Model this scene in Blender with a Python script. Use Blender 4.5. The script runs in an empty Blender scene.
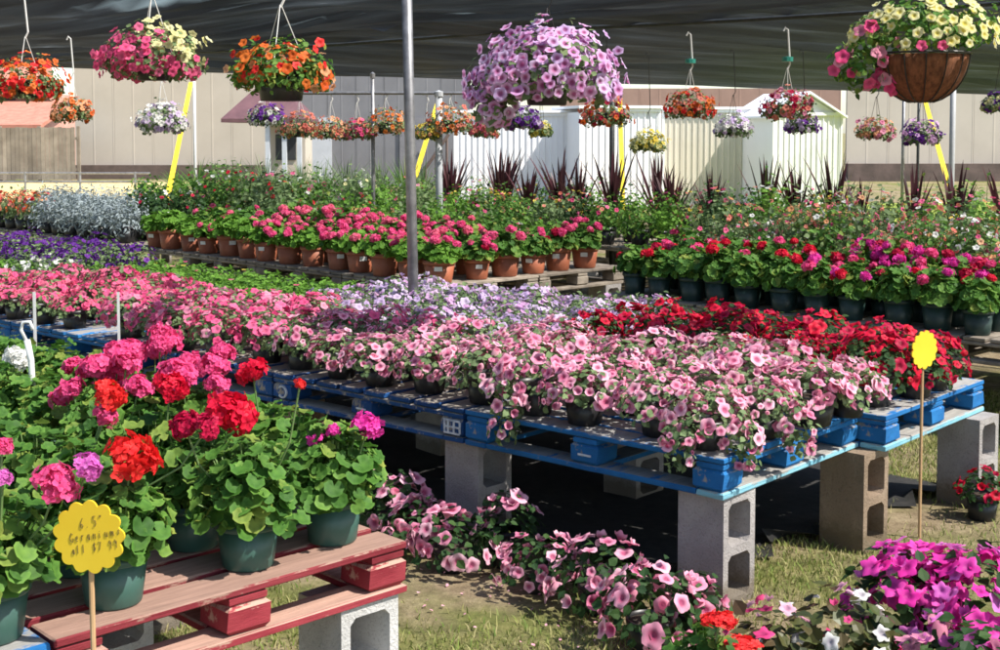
import bpy, math, random
import numpy as np
from mathutils import Vector, Matrix, Euler
random.seed(7); rng = np.random.default_rng(11)
S = bpy.context.scene
COL = S.collection
R = math.radians

# ---------------------------------------------------------------- camera
FPX, HOR, CY, EYE = 1300.0, 132.0, 210.0, 1.66      # focal length, horizon and optical axis in pixels of a 1000 x 650 frame; eye height
PITCH = math.atan((CY - HOR) / FPX)
cd = bpy.data.cameras.new('camera'); cam = bpy.data.objects.new('camera', cd); COL.objects.link(cam)
cam.location = (0, 0, EYE); cam.rotation_euler = (math.pi / 2 - PITCH, 0, 0)
cd.sensor_width = 36; cd.lens = FPX / 1000 * 36; cd.shift_y = -(325 - CY) / 1000
cd.clip_start = .05; cd.clip_end = 3000
S.camera = cam
# ---------------------------------------------------------------- sky and sun
SUN_AZ, SUN_EL = -22.0, 52.0                         # degrees from +X towards +Y
w = bpy.data.worlds.new('World'); S.world = w; w.use_nodes = True
nt = w.node_tree; sky = nt.nodes.new('ShaderNodeTexSky'); sky.sky_type = 'NISHITA'; sky.sun_disc = False
sky.sun_elevation = R(SUN_EL); sky.sun_rotation = R(90 - SUN_AZ)
bg = nt.nodes['Background']; nt.links.new(sky.outputs[0], bg.inputs[0]); bg.inputs[1].default_value = .15
sd = bpy.data.lights.new('sun', 'SUN'); sd.energy = 5; sd.angle = R(.6); sd.color = (1, .95, .87)
so = bpy.data.objects.new('sun', sd); COL.objects.link(so)
sv = Vector((math.cos(R(SUN_AZ)) * math.cos(R(SUN_EL)), math.sin(R(SUN_AZ)) * math.cos(R(SUN_EL)), math.sin(R(SUN_EL))))
so.rotation_euler = sv.to_track_quat('Z', 'Y').to_euler(); so.location = (6, -3, 12)
S.view_settings.view_transform = 'Standard'; S.view_settings.look = 'None'
S.view_settings.exposure = .95; S.view_settings.gamma = 1
S.render.engine = 'CYCLES'; S.cycles.max_bounces = 8; S.cycles.transparent_max_bounces = 12
S.cycles.filter_width = 1.7; S.cycles.use_denoising = True; S.cycles.sample_clamp_indirect = 6

# ---------------------------------------------------------------- layout helpers
CP, SP = math.cos(PITCH), math.sin(PITCH)
def at(px, py, Y=None, z=None):
    """world point seen at a pixel of the photograph, on the plane at depth Y or height z"""
    d = Vector(((px - 500) / FPX, CP + (CY - py) / FPX * SP, -SP + (CY - py) / FPX * CP))
    t = Y / d.y if Y is not None else (z - EYE) / d.z
    return Vector((0, 0, EYE)) + d * t
TH = 44.0
E1 = Vector((math.cos(R(TH)), math.sin(R(TH)), 0)); E2 = Vector((-E1.y, E1.x, 0))
CO = Vector((.765, 4.385, 0))                          # near corner of the big table
def uv(u, v, z=0): return CO + E1 * u + E2 * v + Vector((0, 0, z))
# the big table's rows run in slightly other directions: its pallet lines are slid against each other
TB = 48.5
B1 = Vector((math.cos(R(42)), math.sin(R(42)), 0)); B2 = Vector((math.cos(R(TB + 90)), math.sin(R(TB + 90)), 0))
def bt(u, v, z=0): return CO + B1 * u + B2 * v + Vector((0, 0, z))
def inview(p, m=60):
    if p.y < .5: return False
    x = 500 + FPX * p.x / p.y
    return -m < x < 1000 + m
ORD = ['first', 'second', 'third', 'fourth', 'fifth', 'sixth', 'seventh', 'eighth', 'ninth', 'tenth', 'eleventh', 'twelfth', 'thirteenth', 'fourteenth', 'fifteenth', 'sixteenth', 'seventeenth', 'eighteenth', 'nineteenth', 'twentieth'] + ['twenty-' + s for s in ('first', 'second', 'third', 'fourth', 'fifth', 'sixth', 'seventh', 'eighth', 'ninth')] + ['thirtieth'] + ['thirty-' + s for s in ('first', 'second', 'third', 'fourth', 'fifth', 'sixth', 'seventh', 'eighth', 'ninth')] + ['fortieth'] + ['forty-' + s for s in ('first', 'second', 'third', 'fourth', 'fifth', 'sixth', 'seventh', 'eighth', 'ninth')] + ['fiftieth'] + ['fifty-' + s for s in ('first', 'second', 'third', 'fourth', 'fifth', 'sixth', 'seventh', 'eighth', 'ninth')] + ['sixtieth']

# ---------------------------------------------------------------- mesh building
class MB:
    def __init__(s): s.V = []; s.T = []; s.C = []; s.n = 0; s.sm = []
    def add(s, v, f, c=None):
        v = np.asarray(v, float); f = np.asarray(f, int)
        s.V.append(v); s.T.append(f + s.n); s.n += len(v)
        s.C.append(np.ones((len(v), 4)) if c is None else np.asarray(c, float)); return s
    def box(s, x0, x1, y0, y1, z0, z1, M=None):
        v = np.array([[x, y, z] for x in (x0, x1) for y in (y0, y1) for z in (z0, z1)], float)
        if M is not None: v = np.array([list(M @ Vector(p)) for p in v])
        q = [(0, 1, 3, 2), (4, 6, 7, 5), (0, 4, 5, 1), (2, 3, 7, 6), (0, 2, 6, 4), (1, 5, 7, 3)]
        return s.add(v, [t for a, b, c, d in q for t in ((a, b, c), (a, c, d))])
    def tube(s, pts, r, k=6, caps=True):
        pts = [Vector(p) for p in pts]; n = len(pts); rr = r if hasattr(r, '__len__') else [r] * n
        V = []; F = []
        for i, p in enumerate(pts):
            t = (pts[min(i + 1, n - 1)] - pts[max(i - 1, 0)]).normalized()
            a = t.orthogonal().normalized() if i == 0 else (a - t * a.dot(t)).normalized()
            b = t.cross(a)
            for j in range(k):
                g = 2 * math.pi * j / k; V.append(list(p + (a * math.cos(g) + b * math.sin(g)) * rr[i]))
        for i in range(n - 1):
            for j in range(k):
                a0, b0, c0, d0 = i * k + j, i * k + (j + 1) % k, (i + 1) * k + (j + 1) % k, (i + 1) * k + j
                F += [(a0, b0, c0), (a0, c0, d0)]
        if caps:
            for i0, rev in ((0, True), ((n - 1) * k, False)):
                for j in range(1, k - 1): F.append((i0, i0 + j + 1, i0 + j) if rev else (i0, i0 + j, i0 + j + 1))
        return s.add(V, F)
    def lathe(s, prof, k=20):
        V = []; F = []
        for r, z in prof:
            for j in range(k): g = 2 * math.pi * j / k; V.append((r * math.cos(g), r * math.sin(g), z))
        for i in range(len(prof) - 1):
            for j in range(k):
                a, b, c, d = i * k + j, i * k + (j + 1) % k, (i + 1) * k + (j + 1) % k, (i + 1) * k + j
                F += [(a, b, c), (a, c, d)]
        return s.add(V, F)
    def mesh(s, name, mat, smooth=False):
        V = np.concatenate(s.V); T = np.concatenate(s.T); C = np.concatenate(s.C)
        me = bpy.data.meshes.new(name); nv, nf = len(V), len(T)
        me.vertices.add(nv); me.vertices.foreach_set('co', V.astype(np.float32).ravel())
        me.loops.add(nf * 3); me.loops.foreach_set('vertex_index', T.astype(np.int32).ravel())
        me.polygons.add(nf); me.polygons.foreach_set('loop_start', np.arange(0, nf * 3, 3, dtype=np.int32))
        me.polygons.foreach_set('use_smooth', np.full(nf, smooth))
        at_ = me.color_attributes.new('Col', 'FLOAT_COLOR', 'POINT'); at_.data.foreach_set('color', C.astype(np.float32).ravel())
        me.update(calc_edges=True); me.validate()
        if mat: me.materials.append(mat)
        return me
    def obj(s, name, mat, parent=None, smooth=False): return link(name, s.mesh(name, mat, smooth), parent)
def link(name, me, parent=None, loc=None, mat3=None, sc=1):
    o = bpy.data.objects.new(name, me); COL.objects.link(o)
    if parent is not None: o.parent = parent
    if mat3 is not None: o.matrix_basis = Matrix.LocRotScale(loc, mat3.to_quaternion(), Vector((sc, sc, sc)) if not hasattr(sc, '__len__') else Vector(sc))
    elif loc is not None: o.location = loc
    return o
def tag(o, label, cat, group=None, kind=None):
    if label: o['label'] = label
    if cat: o['category'] = cat
    if group: o['group'] = group
    if kind: o['kind'] = kind
    return o
def thing(name, label, cat, loc=(0, 0, 0), rz=0, group=None):
    return tag(place(link(name, None), loc, rz), label, cat, group)
def place(o, loc, rz=0): o.location = loc; o.rotation_euler = (0, 0, rz); return o
def structure(o): o['kind'] = 'structure'; return o
def stuff(o): o['kind'] = 'stuff'; return o
def scatter(tv, tf, tc, pos, mats, scl):
    """copies of a small template as one array of triangles"""
    N, k = len(pos), len(tv)
    V = np.einsum('nij,kj->nki', mats, tv) * np.asarray(scl)[:, None, None] + pos[:, None, :]
    T = np.asarray(tf)[None] + (np.arange(N) * k)[:, None, None]
    return V.reshape(-1, 3), T.reshape(-1, 3), np.tile(tc, (N, 1))
def frames(n, roll=None):
    """rotation matrices whose Z is n"""
    n = n / np.linalg.norm(n, axis=1, keepdims=True)
    ref = rng.normal(size=n.shape) if roll is None else roll
    x = ref - n * (ref * n).sum(1, keepdims=True); x /= np.linalg.norm(x, axis=1, keepdims=True) + 1e-9
    return np.stack([x, np.cross(n, x), n], axis=2)

# ---------------------------------------------------------------- materials
MATS = {}
def nodes(name):
    m = bpy.data.materials.new(name); m.use_nodes = True; MATS[name] = m
    return m, m.node_tree, m.node_tree.nodes, m.node_tree.links, m.node_tree.nodes['Principled BSDF']
def ramp(N, L, src, stops):
    r = N.new('ShaderNodeValToRGB'); e = r.color_ramp.elements
    while len(e) < len(stops): e.new(.5)
    for i, (p, c) in enumerate(stops): e[i].position = p; e[i].color = (*c, 1) if len(c) == 3 else c
    L.new(src, r.inputs[0]); return r.outputs[0]
def noise(N, L, scale, detail=4, rough=.55, coord='Object', vec=(1, 1, 1)):
    t = N.new('ShaderNodeTexCoord'); mp = N.new('ShaderNodeMapping'); mp.inputs['Scale'].default_value = vec
    n = N.new('ShaderNodeTexNoise'); n.inputs['Scale'].default_value = scale; n.inputs['Detail'].default_value = detail; n.inputs['Roughness'].default_value = rough
    if coord == 'World': g = N.new('ShaderNodeNewGeometry'); L.new(g.outputs['Position'], mp.inputs[0])
    else: L.new(t.outputs[coord], mp.inputs[0])
    L.new(mp.outputs[0], n.inputs[0]); return n.outputs['Fac']
def mix(N, L, fac, a, b, typ='MIX'):
    m = N.new('ShaderNodeMix'); m.data_type = 'RGBA'; m.blend_type = typ
    for s, i in ((fac, 0), (a, 6), (b, 7)):
        if hasattr(s, 'node'): L.new(s, m.inputs[i])
        else: m.inputs[i].default_value = s if i == 0 else (*s, 1)
    return m.outputs[2]
def bump(N, L, b, h, strength=.3, dist=.01):
    n = N.new('ShaderNodeBump'); n.inputs['Strength'].default_value = strength; n.inputs['Distance'].default_value = dist
    L.new(h, n.inputs['Height']); L.new(n.outputs[0], b.inputs['Normal'])
def rnd(N, L):
    g = N.new('ShaderNodeNewGeometry'); o = N.new('ShaderNodeObjectInfo'); a = N.new('ShaderNodeMath'); f = N.new('ShaderNodeMath'); f.operation = 'FRACT'
    L.new(g.outputs['Random Per Island'], a.inputs[0]); L.new(o.outputs['Random'], a.inputs[1]); L.new(a.outputs[0], f.inputs[0]); return f.outputs[0]
def leafy(name, cols, trans=.33, rough=.62, vcol=True):
    """thin foliage or petals: colour varies from leaf to leaf, some light comes through"""
    m, t, N, L, b = nodes(name)
    k = len(cols); c = ramp(N, L, rnd(N, L), [(i / max(k - 1, 1), x) for i, x in enumerate(cols)])
    if vcol:
        a = N.new('ShaderNodeVertexColor'); a.layer_name = 'Col'; c = mix(N, L, 1.0, c, a.outputs[0], 'MULTIPLY')
    L.new(c, b.inputs['Base Color']); b.inputs['Roughness'].default_value = rough; b.inputs['Specular IOR Level'].default_value = .22
    tr = N.new('ShaderNodeBsdfTranslucent'); L.new(c, tr.inputs[0]); ms = N.new('ShaderNodeMixShader'); ms.inputs[0].default_value = trans
    L.new(b.outputs[0], ms.inputs[1]); L.new(tr.outputs[0], ms.inputs[2]); L.new(ms.outputs[0], N['Material Output'].inputs[0])
    return m
def solid(name, c1, c2, scale=8, rough=.6, bmp=.2, coord='Object', vec=(1, 1, 1), metal=0, rand=0, lo=.35, hi=.65, spec=.5):
    m, t, N, L, b = nodes(name); n = noise(N, L, scale, 5, .6, coord, vec)
    c = ramp(N, L, n, [(lo, c1), (hi, c2)])
    if rand:
        o = N.new('ShaderNodeObjectInfo'); h = N.new('ShaderNodeHueSaturation'); mr = N.new('ShaderNodeMapRange')
        mr.inputs[3].default_value = 1 - rand; mr.inputs[4].default_value = 1 + rand; L.new(o.outputs['Random'], mr.inputs[0]); L.new(mr.outputs[0], h.inputs['Value']); L.new(c, h.inputs['Color']); c = h.outputs[0]
    L.new(c, b.inputs['Base Color']); b.inputs['Roughness'].default_value = rough; b.inputs['Metallic'].default_value = metal; b.inputs['Specular IOR Level'].default_value = spec
    if bmp: bump(N, L, b, noise(N, L, scale * 4, 5, .65, coord, vec), bmp, .004)
    return m
def painted(name, paint, paint2, wood, wear=.56, top=.19):
    """old paint worn through to grey wood"""
    m, t, N, L, b = nodes(name)
    p = ramp(N, L, noise(N, L, 5, 5, .6, 'World'), [(.3, paint), (.7, paint2)])
    wd = ramp(N, L, noise(N, L, 9, 6, .7, 'Object', (.6, 9, 9)), [(.3, tuple(x * .6 for x in wood)), (.7, wood)])
    g = N.new('ShaderNodeNewGeometry'); sx = N.new('ShaderNodeSeparateXYZ'); L.new(g.outputs['True Normal'], sx.inputs[0])
    up = N.new('ShaderNodeMapRange'); up.inputs[1].default_value = .5; up.inputs[2].default_value = 1; up.inputs[3].default_value = 0; up.inputs[4].default_value = top; L.new(sx.outputs[2], up.inputs[0])   # trodden top faces have lost more paint
    n = noise(N, L, 11, 8, .72, 'Object', (.35, 1, 1)); a = N.new('ShaderNodeMath'); L.new(n, a.inputs[0]); L.new(up.outputs[0], a.inputs[1])
    f = ramp(N, L, a.outputs[0], [(wear, (0, 0, 0)), (wear + .05, (1, 1, 1))])
    c = mix(N, L, f, p, wd); o = N.new('ShaderNodeObjectInfo'); h = N.new('ShaderNodeHueSaturation'); mr = N.new('ShaderNodeMapRange'); mr.inputs[3].default_value = .75; mr.inputs[4].default_value = 1.25
    L.new(o.outputs['Random'], mr.inputs[0]); L.new(mr.outputs[0], h.inputs['Value']); L.new(c, h.inputs['Color']); L.new(h.outputs[0], b.inputs['Base Color'])
    b.inputs['Roughness'].default_value = .75; b.inputs['Specular IOR Level'].default_value = .25; bump(N, L, b, noise(N, L, 14, 7, .75, 'Object', (.8, 9, 9)), .8, .004)
    return m
def petal(name, a, b2=None, trans=.35): return leafy(name, [a, b2 or tuple(min(1, x * 1.25) for x in a)], trans, .55)

G_GER = leafy('geranium_leaf', [(.04, .11, .022), (.075, .19, .03), (.10, .23, .04), (.17, .31, .06), (.06, .15, .03), (.12, .26, .05), (.30, .34, .07)])
G_PET = leafy('petunia_leaf', [(.085, .14, .06), (.15, .23, .09), (.23, .32, .14), (.12, .18, .08)])
G_DARK = leafy('dark_leaf', [(.02, .05, .018), (.035, .085, .025), (.06, .12, .03)])
G_BRIGHT = leafy('bright_leaf', [(.08, .19, .025), (.13, .28, .035), (.18, .36, .05)])
G_GREY = leafy('silver_leaf', [(.26, .31, .33), (.36, .42, .44), (.20, .25, .25)], .15)
G_MAROON = leafy('maroon_blade', [(.035, .012, .016), (.07, .02, .028), (.12, .05, .055), (.05, .018, .02)], .2, .35)
G_BRONZE = leafy('bronze_leaf', [(.04, .05, .02), (.08, .10, .03), (.09, .05, .03)], .25, .35)
G_STEM = solid('green_stem', (.10, .18, .05), (.16, .24, .08), 20, .6, 0)
P = dict(
    pale_pink=petal('pale_pink_petal', (.85, .36, .50), (.92, .56, .64)),
    soft_pink=petal('soft_pink_petal', (.70, .22, .36), (.85, .38, .50)),
    rose_pink=petal('rose_pink_petal', (.84, .075, .24), (.90, .20, .38)),
    coral_pink=petal('coral_pink_petal', (.82, .12, .24), (.90, .22, .34)),
    hot_pink=petal('hot_pink_petal', (.80, .055, .22), (.86, .12, .32)),
    magenta=petal('magenta_petal', (.76, .02, .34), (.84, .08, .46)),
    orchid=petal('orchid_petal', (.70, .12, .52), (.80, .22, .62)),
    red=petal('red_petal', (.66, .006, .035), (.78, .012, .055), .3),
    scarlet=petal('scarlet_petal', (.80, .02, .025), (.86, .045, .04), .3),
    crimson=petal('crimson_petal', (.42, .004, .045), (.58, .008, .065), .3),
    lavender=petal('lavender_petal', (.56, .40, .68), (.74, .60, .80)),
    lilac=petal('lilac_petal', (.66, .34, .64), (.80, .54, .78)),
    purple=petal('purple_petal', (.10, .02, .22), (.19, .04, .36)),
    white=petal('white_petal', (.78, .78, .72), (.85, .85, .82)),
    cream=petal('cream_petal', (.74, .70, .30), (.82, .80, .48)),
    yellow=petal('yellow_petal', (.75, .55, .05), (.80, .66, .12)),
    orange=petal('orange_petal', (.75, .12, .02), (.80, .22, .04)),
    peach=petal('peach_petal', (.80, .36, .16), (.85, .48, .28)),
    coral=petal('coral_petal', (.72, .16, .12), (.82, .30, .22)))
POT_GREEN = solid('green_plastic', (.028, .075, .062), (.042, .105, .085), 6, .42, .1, rand=.12)
POT_DKGREEN = solid('dark_green_plastic', (.014, .034, .030), (.022, .05, .044), 6, .42, .1, rand=.15)
POT_BLACK = solid('black_plastic', (.010, .010, .011), (.018, .018, .019), 6, .4, .1)
POT_TERRA = solid('terracotta_plastic', (.30, .085, .04), (.40, .13, .065), 5, .6, .15, rand=.15)
SOIL = solid('soil', (.02, .013, .008), (.05, .035, .022), 40, .95, .6)
COCO = solid('coco_fibre', (.10, .035, .014), (.24, .09, .04), 60, .95, 1.0, vec=(1, 1, .35))
WIRE = solid('dark_wire', (.012, .012, .012), (.02, .02, .02), 10, .45, 0)
WHITEP = solid('white_plastic', (.72, .72, .70), (.80, .80, .78), 6, .45, 0)
TEAL = solid('teal_plastic', (.02, .22, .17), (.03, .30, .24), 6, .4, 0)
STEEL = solid('galvanised_steel', (.20, .20, .205), (.32, .32, .33), 14, .45, .1, metal=.6)
DKSTEEL = solid('dark_steel', (.04, .045, .045), (.07, .075, .075), 14, .5, .1, metal=.4)
BLUE = painted('blue_pallet_paint', (.010, .10, .30), (.02, .18, .44), (.36, .35, .33), .60)
DKBLUE = painted('dark_blue_pallet_paint', (.008, .045, .16), (.012, .075, .23), (.36, .32, .27), .55)
TEALP = painted('pale_teal_paint', (.14, .36, .46), (.24, .48, .56), (.36, .34, .31), .57)
REDP = painted('red_pallet_paint', (.20, .018, .028), (.30, .045, .055), (.50, .31, .24), .575, .27)
OLDWOOD = solid('weathered_wood', (.17, .14, .11), (.34, .29, .23), 9, .85, .5, coord='World', rand=.2)
STICK = solid('stick_wood', (.42, .25, .12), (.52, .34, .18), 12, .7, .2, vec=(4, 4, .5))
SIGNY = solid('yellow_card', (.76, .50, .015), (.82, .58, .03), 3, .55, 0)
INK = solid('marker_ink', (.10, .07, .02), (.13, .09, .03), 6, .7, 0)
STENCIL = solid('stencil_paint', (.35, .40, .48), (.62, .66, .70), 40, .8, 0, lo=.4, hi=.55)
def concrete(name, a, b_):
    m, t, N, L, b = nodes(name); big = noise(N, L, 4, 5, .65, 'World'); por = noise(N, L, 130, 3, .7, 'World'); mid = noise(N, L, 38, 5, .75, 'World')
    c = ramp(N, L, big, [(.3, tuple(x * .8 for x in a)), (.5, a), (.72, b_)])
    c = mix(N, L, .42, c, ramp(N, L, por, [(.33, (.35, .34, .33)), (.46, (1, 1, 1))]), 'MULTIPLY')
    g = N.new('ShaderNodeNewGeometry'); sx = N.new('ShaderNodeSeparateXYZ'); L.new(g.outputs['Position'], sx.inputs[0]); ad = N.new('ShaderNodeMath'); ad.operation = 'MULTIPLY_ADD'; L.new(mid, ad.inputs[0]); ad.inputs[1].default_value = -.12; L.new(sx.outputs[2], ad.inputs[2])
    c = mix(N, L, ramp(N, L, ad.outputs[0], [(.0, (.75, .75, .75)), (.06, (0, 0, 0))]), c, (.13, .10, .06))     # soil splashed on the foot
    L.new(c, b.inputs['Base Color']); b.inputs['Roughness'].default_value = .95; b.inputs['Specular IOR Level'].default_value = .15
    hh = N.new('ShaderNodeMath'); L.new(por, hh.inputs[0]); L.new(mid, hh.inputs[1]); bump(N, L, b, hh.outputs[0], .9, .006); return m
BLOCKM = [concrete('grey_concrete', (.36, .335, .32), (.47, .445, .42)), concrete('brown_concrete', (.27, .20, .14), (.37, .28, .205)), concrete('white_concrete', (.52, .51, .49), (.66, .65, .63))]

# ---------------------------------------------------------------- ground
def ground_mat():
    m, t, N, L, b = nodes('ground_soil_and_turf')
    a = noise(N, L, .9, 6, .62, 'World'); f = noise(N, L, 9, 8, .7, 'World'); h = noise(N, L, 60, 4, .7, 'World')
    dirt = ramp(N, L, f, [(.25, (.14, .105, .065)), (.5, (.26, .20, .125)), (.72, (.40, .33, .21))])
    turf = ramp(N, L, f, [(.25, (.07, .085, .025)), (.5, (.15, .16, .05)), (.75, (.30, .26, .11))])
    c = mix(N, L, ramp(N, L, a, [(.42, (0, 0, 0)), (.58, (1, 1, 1))]), dirt, turf)
    L.new(mix(N, L, .35, c, ramp(N, L, h, [(.3, (.3, .3, .3)), (.7, (1, 1, 1))]), 'MULTIPLY'), b.inputs['Base Color'])
    b.inputs['Roughness'].default_value = 1; b.inputs['Specular IOR Level'].default_value = .1; bump(N, L, b, f, .9, .03)
    return m
g = MB(); n = 60
gx = np.sign(np.linspace(-1, 1, n)) * np.abs(np.linspace(-1, 1, n)) ** 3 * 900; gy = np.linspace(0, 1, n) ** 3 * 1800 - 20
X, Yg = np.meshgrid(gx, gy); idx = np.arange(n * n).reshape(n, n)
q = np.stack([idx[:-1, :-1], idx[:-1, 1:], idx[1:, 1:], idx[1:, :-1]], -1).reshape(-1, 4)
g.add(np.stack([X.ravel(), Yg.ravel(), np.zeros(n * n)], 1), np.concatenate([q[:, [0, 1, 2]], q[:, [0, 2, 3]]]))
structure(g.obj('ground', ground_mat(), smooth=True))
structure(MB().add([(-60, 30, .006), (-7.6, 30, .006), (-9, 43, .006), (-60, 43, .006)], [(0, 1, 2), (0, 2, 3)]).obj('field', solid('dry_yellow_grass', (.46, .36, .16), (.62, .50, .26), 3, 1, .5, coord='World', spec=.1)))
structure(MB().add([(4, 19, .006), (60, 19, .006), (60, 42, .006), (4, 29, .006)], [(0, 1, 2), (0, 2, 3)]).obj('lawn', solid('bright_lawn', (.20, .28, .05), (.36, .42, .09), 3, 1, .5, coord='World', spec=.1)))
# grass and straw: blades too many to count
def blades(n, xr, yr, hmin, hmax, keep=None):
    p = np.stack([rng.uniform(*xr, n), rng.uniform(*yr, n), np.zeros(n)], 1)
    s = np.sin(p[:, 0] * 3.1 + np.sin(p[:, 1] * 2.3)) + np.sin(p[:, 1] * 3.7 + 1.3 * p[:, 0]) + rng.normal(0, .6, n)
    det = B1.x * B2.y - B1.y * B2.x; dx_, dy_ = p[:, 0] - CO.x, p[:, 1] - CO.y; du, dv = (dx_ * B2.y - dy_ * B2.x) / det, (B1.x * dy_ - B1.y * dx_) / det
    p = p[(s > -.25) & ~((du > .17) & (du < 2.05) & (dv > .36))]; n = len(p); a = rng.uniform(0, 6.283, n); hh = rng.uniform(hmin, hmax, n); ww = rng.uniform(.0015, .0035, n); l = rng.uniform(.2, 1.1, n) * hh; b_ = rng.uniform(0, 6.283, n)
    dx = np.stack([np.cos(a) * ww, np.sin(a) * ww, 0 * a], 1); lean = np.stack([np.cos(b_) * l, np.sin(b_) * l, hh], 1)
    mid = p + lean * [.35, .35, .6]
    V = np.stack([p - dx, p + dx, mid + dx * .7, mid - dx * .7, p + lean], 1).reshape(-1, 3)
    T = (np.array([[0, 1, 2], [0, 2, 3], [3, 2, 4]])[None] + (np.arange(n) * 5)[:, None, None]).reshape(-1, 3)
    return V, T
turf = MB(); turf.add(*blades(110000, (-1.2, 3.2), (3.0, 8.2), .008, .036))
tag(turf.obj('grass', leafy('grass_blade', [(.12, .19, .04), (.22, .28, .06), (.34, .33, .12), (.46, .40, .2), (.14, .20, .04)], .2, .7, False)), 'short patchy grass and straw on the ground between the tables', 'grass', kind='stuff')

# ---------------------------------------------------------------- shade cloth overhead
def cloth_mat():
    # knitted shade cloth: its threads close up when it is seen along its plane and let light through when it is seen square on
    m, t, N, L, b = nodes('black_shade_cloth')
    st = noise(N, L, 1.5, 4, .6, 'UV', (1, 6, 1)); fine = noise(N, L, 30, 3, .6, 'World')
    c = ramp(N, L, st, [(.42, (.008, .009, .011)), (.58, (.017, .020, .023)), (.72, (.045, .053, .06)), (.84, (.30, .32, .34))])  # pale upper stops put the cloth's silvery sheen into its colour as streaks
    L.new(c, b.inputs['Base Color']); b.inputs['Roughness'].default_value = .55; b.inputs['Specular IOR Level'].default_value = .3
    bump(N, L, b, noise(N, L, 90, 2, .5, 'World'), .3, .01)
    tl = N.new('ShaderNodeBsdfTranslucent'); L.new(c, tl.inputs[0]); m1 = N.new('ShaderNodeMixShader'); m1.inputs[0].default_value = .5; L.new(b.outputs[0], m1.inputs[1]); L.new(tl.outputs[0], m1.inputs[2])
    lw = N.new('ShaderNodeLayerWeight'); lw.inputs[0].default_value = .5
    f = N.new('ShaderNodeMapRange'); f.inputs[1].default_value = .70; f.inputs[2].default_value = .25; f.inputs[3].default_value = 0; f.inputs[4].default_value = .78; L.new(lw.outputs['Facing'], f.inputs[0])
    tp = N.new('ShaderNodeBsdfTransparent'); ms = N.new('ShaderNodeMixShader'); L.new(f.outputs[0], ms.inputs[0]); L.new(m1.outputs[0], ms.inputs[1]); L.new(tp.outputs[0], ms.inputs[2]); L.new(ms.outputs[0], N['Material Output'].inputs[0])
    return m
CLOTH = cloth_mat()
def cloth(label, a, b_, c, d, na, nb, sag, seed):
    """bilinear sheet a-b (near side), d-c (far side) with folds and sag"""
    r = np.random.default_rng(seed); s, t = np.meshgrid(np.linspace(0, 1, na), np.linspace(0, 1, nb)); s, t = s.ravel(), t.ravel()
    A, B, Cc, D = map(np.array, (a, b_, c, d))
    V = ((1 - s) * (1 - t))[:, None] * A + (s * (1 - t))[:, None] * B + (s * t)[:, None] * Cc + ((1 - s) * t)[:, None] * D
    z = -sag * (np.abs(np.sin(np.pi * s * 4)) * np.abs(np.sin(np.pi * t * 3)))
    for k in range(16):
        fs, ft, ph = r.uniform(1, 8), r.uniform(6, 60), r.uniform(0, 6.3); z += .30 / (10 + ft) * np.sin(6.283 * (fs * s + ft * t) + ph + 1.5 * np.sin(5 * s + k))
    V[:, 2] += z * np.clip(12 * t * (1 - t), .25, 1)
    idx = np.arange(na * nb).reshape(nb, na); q = np.stack([idx[:-1, :-1], idx[:-1, 1:], idx[1:, 1:], idx[1:, :-1]], -1).reshape(-1, 4)
    m = MB().add(V, np.concatenate([q[:, [0, 1, 2]], q[:, [0, 2, 3]]])); o = m.obj('shade_cloth', CLOTH, smooth=True)
    uvl = o.data.uv_layers.new(name='uv'); li = np.zeros(len(o.data.loops), np.int32); o.data.loops.foreach_get('vertex_index', li)
    uvl.data.foreach_set('uv', np.stack([s[li] * 6, t[li] * 6], 1).astype(np.float32).ravel())
    tag(o, label, 'shade cloth', 'shade cloths overhead'); return o
S0, S1 = Vector((-9.2, 20.1, 2.66)), Vector((9.6, 4.9, 2.66))
k13 = E1 * 13
cloth('black shade cloth sheet over the near tables, ending in the dark seam', tuple(S1 - k13 + Vector((0, 0, .35))), tuple(S0 - k13 + Vector((0, 0, .2))), tuple(S0), tuple(S1), 60, 130, .10, 3)
up = Vector((0, 0, .07))
cloth('black shade cloth sheet behind the dark seam, its edge before the sheds', tuple(S1 + up - E1 * 1.8), (27, 19, 2.6), (17, 33.6, 2.50), tuple(S0 + up - E1 * .3 + Vector((1.7, -1.4, -.12))), 60, 110, .08, 8)
tag(MB().tube([tuple(S0 + (S1 - S0) * i / 20 + Vector((0, 0, -.03 - .03 * math.sin(math.pi * (i % 5) / 5)))) for i in range(21)], .018, 6).obj('support_cable', DKSTEEL), 'dark cable along the seam of the two shade cloths', 'cable')

# ---------------------------------------------------------------- background buildings
def siding(name, x0, x1, y, z0, z1, mat, label, pw=1.1, rib=.35, rot=0, cat='wall', trim=None):
    """ribbed metal wall made of separate panels, from x0 to x1, facing the camera"""
    t = thing(name, label, cat, (x0, y, 0), rot); k = max(1, round((x1 - x0) / pw)); wd = (x1 - x0) / k
    m = MB(); nr = max(2, round(wd / rib)); xs = []
    for i in range(nr):
        a = i * wd / nr; e = wd / nr; xs += [(a, 0), (a + e * .90, 0), (a + e * .92, -.005), (a + e * .97, -.005)]
    xs.append((wd - .012, 0)); V = [(x, yy, z) for x, yy in xs for z in (z0, z1)]; F = []
    for i in range(len(xs) - 1): F += [(2 * i, 2 * i + 2, 2 * i + 3), (2 * i, 2 * i + 3, 2 * i + 1)]
    m.add(V, F); me = m.mesh('panel', mat)
    for i in range(k): link('panel', me, t, (i * wd, 0, 0))
    MB().box(0, x1 - x0, .02, .14, z0, z1 - .02).obj('wall_core', mat, t)
    if trim: MB().box(-.04, x1 - x0 + .04, -.09, .18, z1, z1 + .10).obj('top_trim', trim, t)
    return t
BEIGE = solid('beige_siding', (.40, .35, .285), (.45, .395, .325), .6, .6, 0, coord='World')
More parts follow.
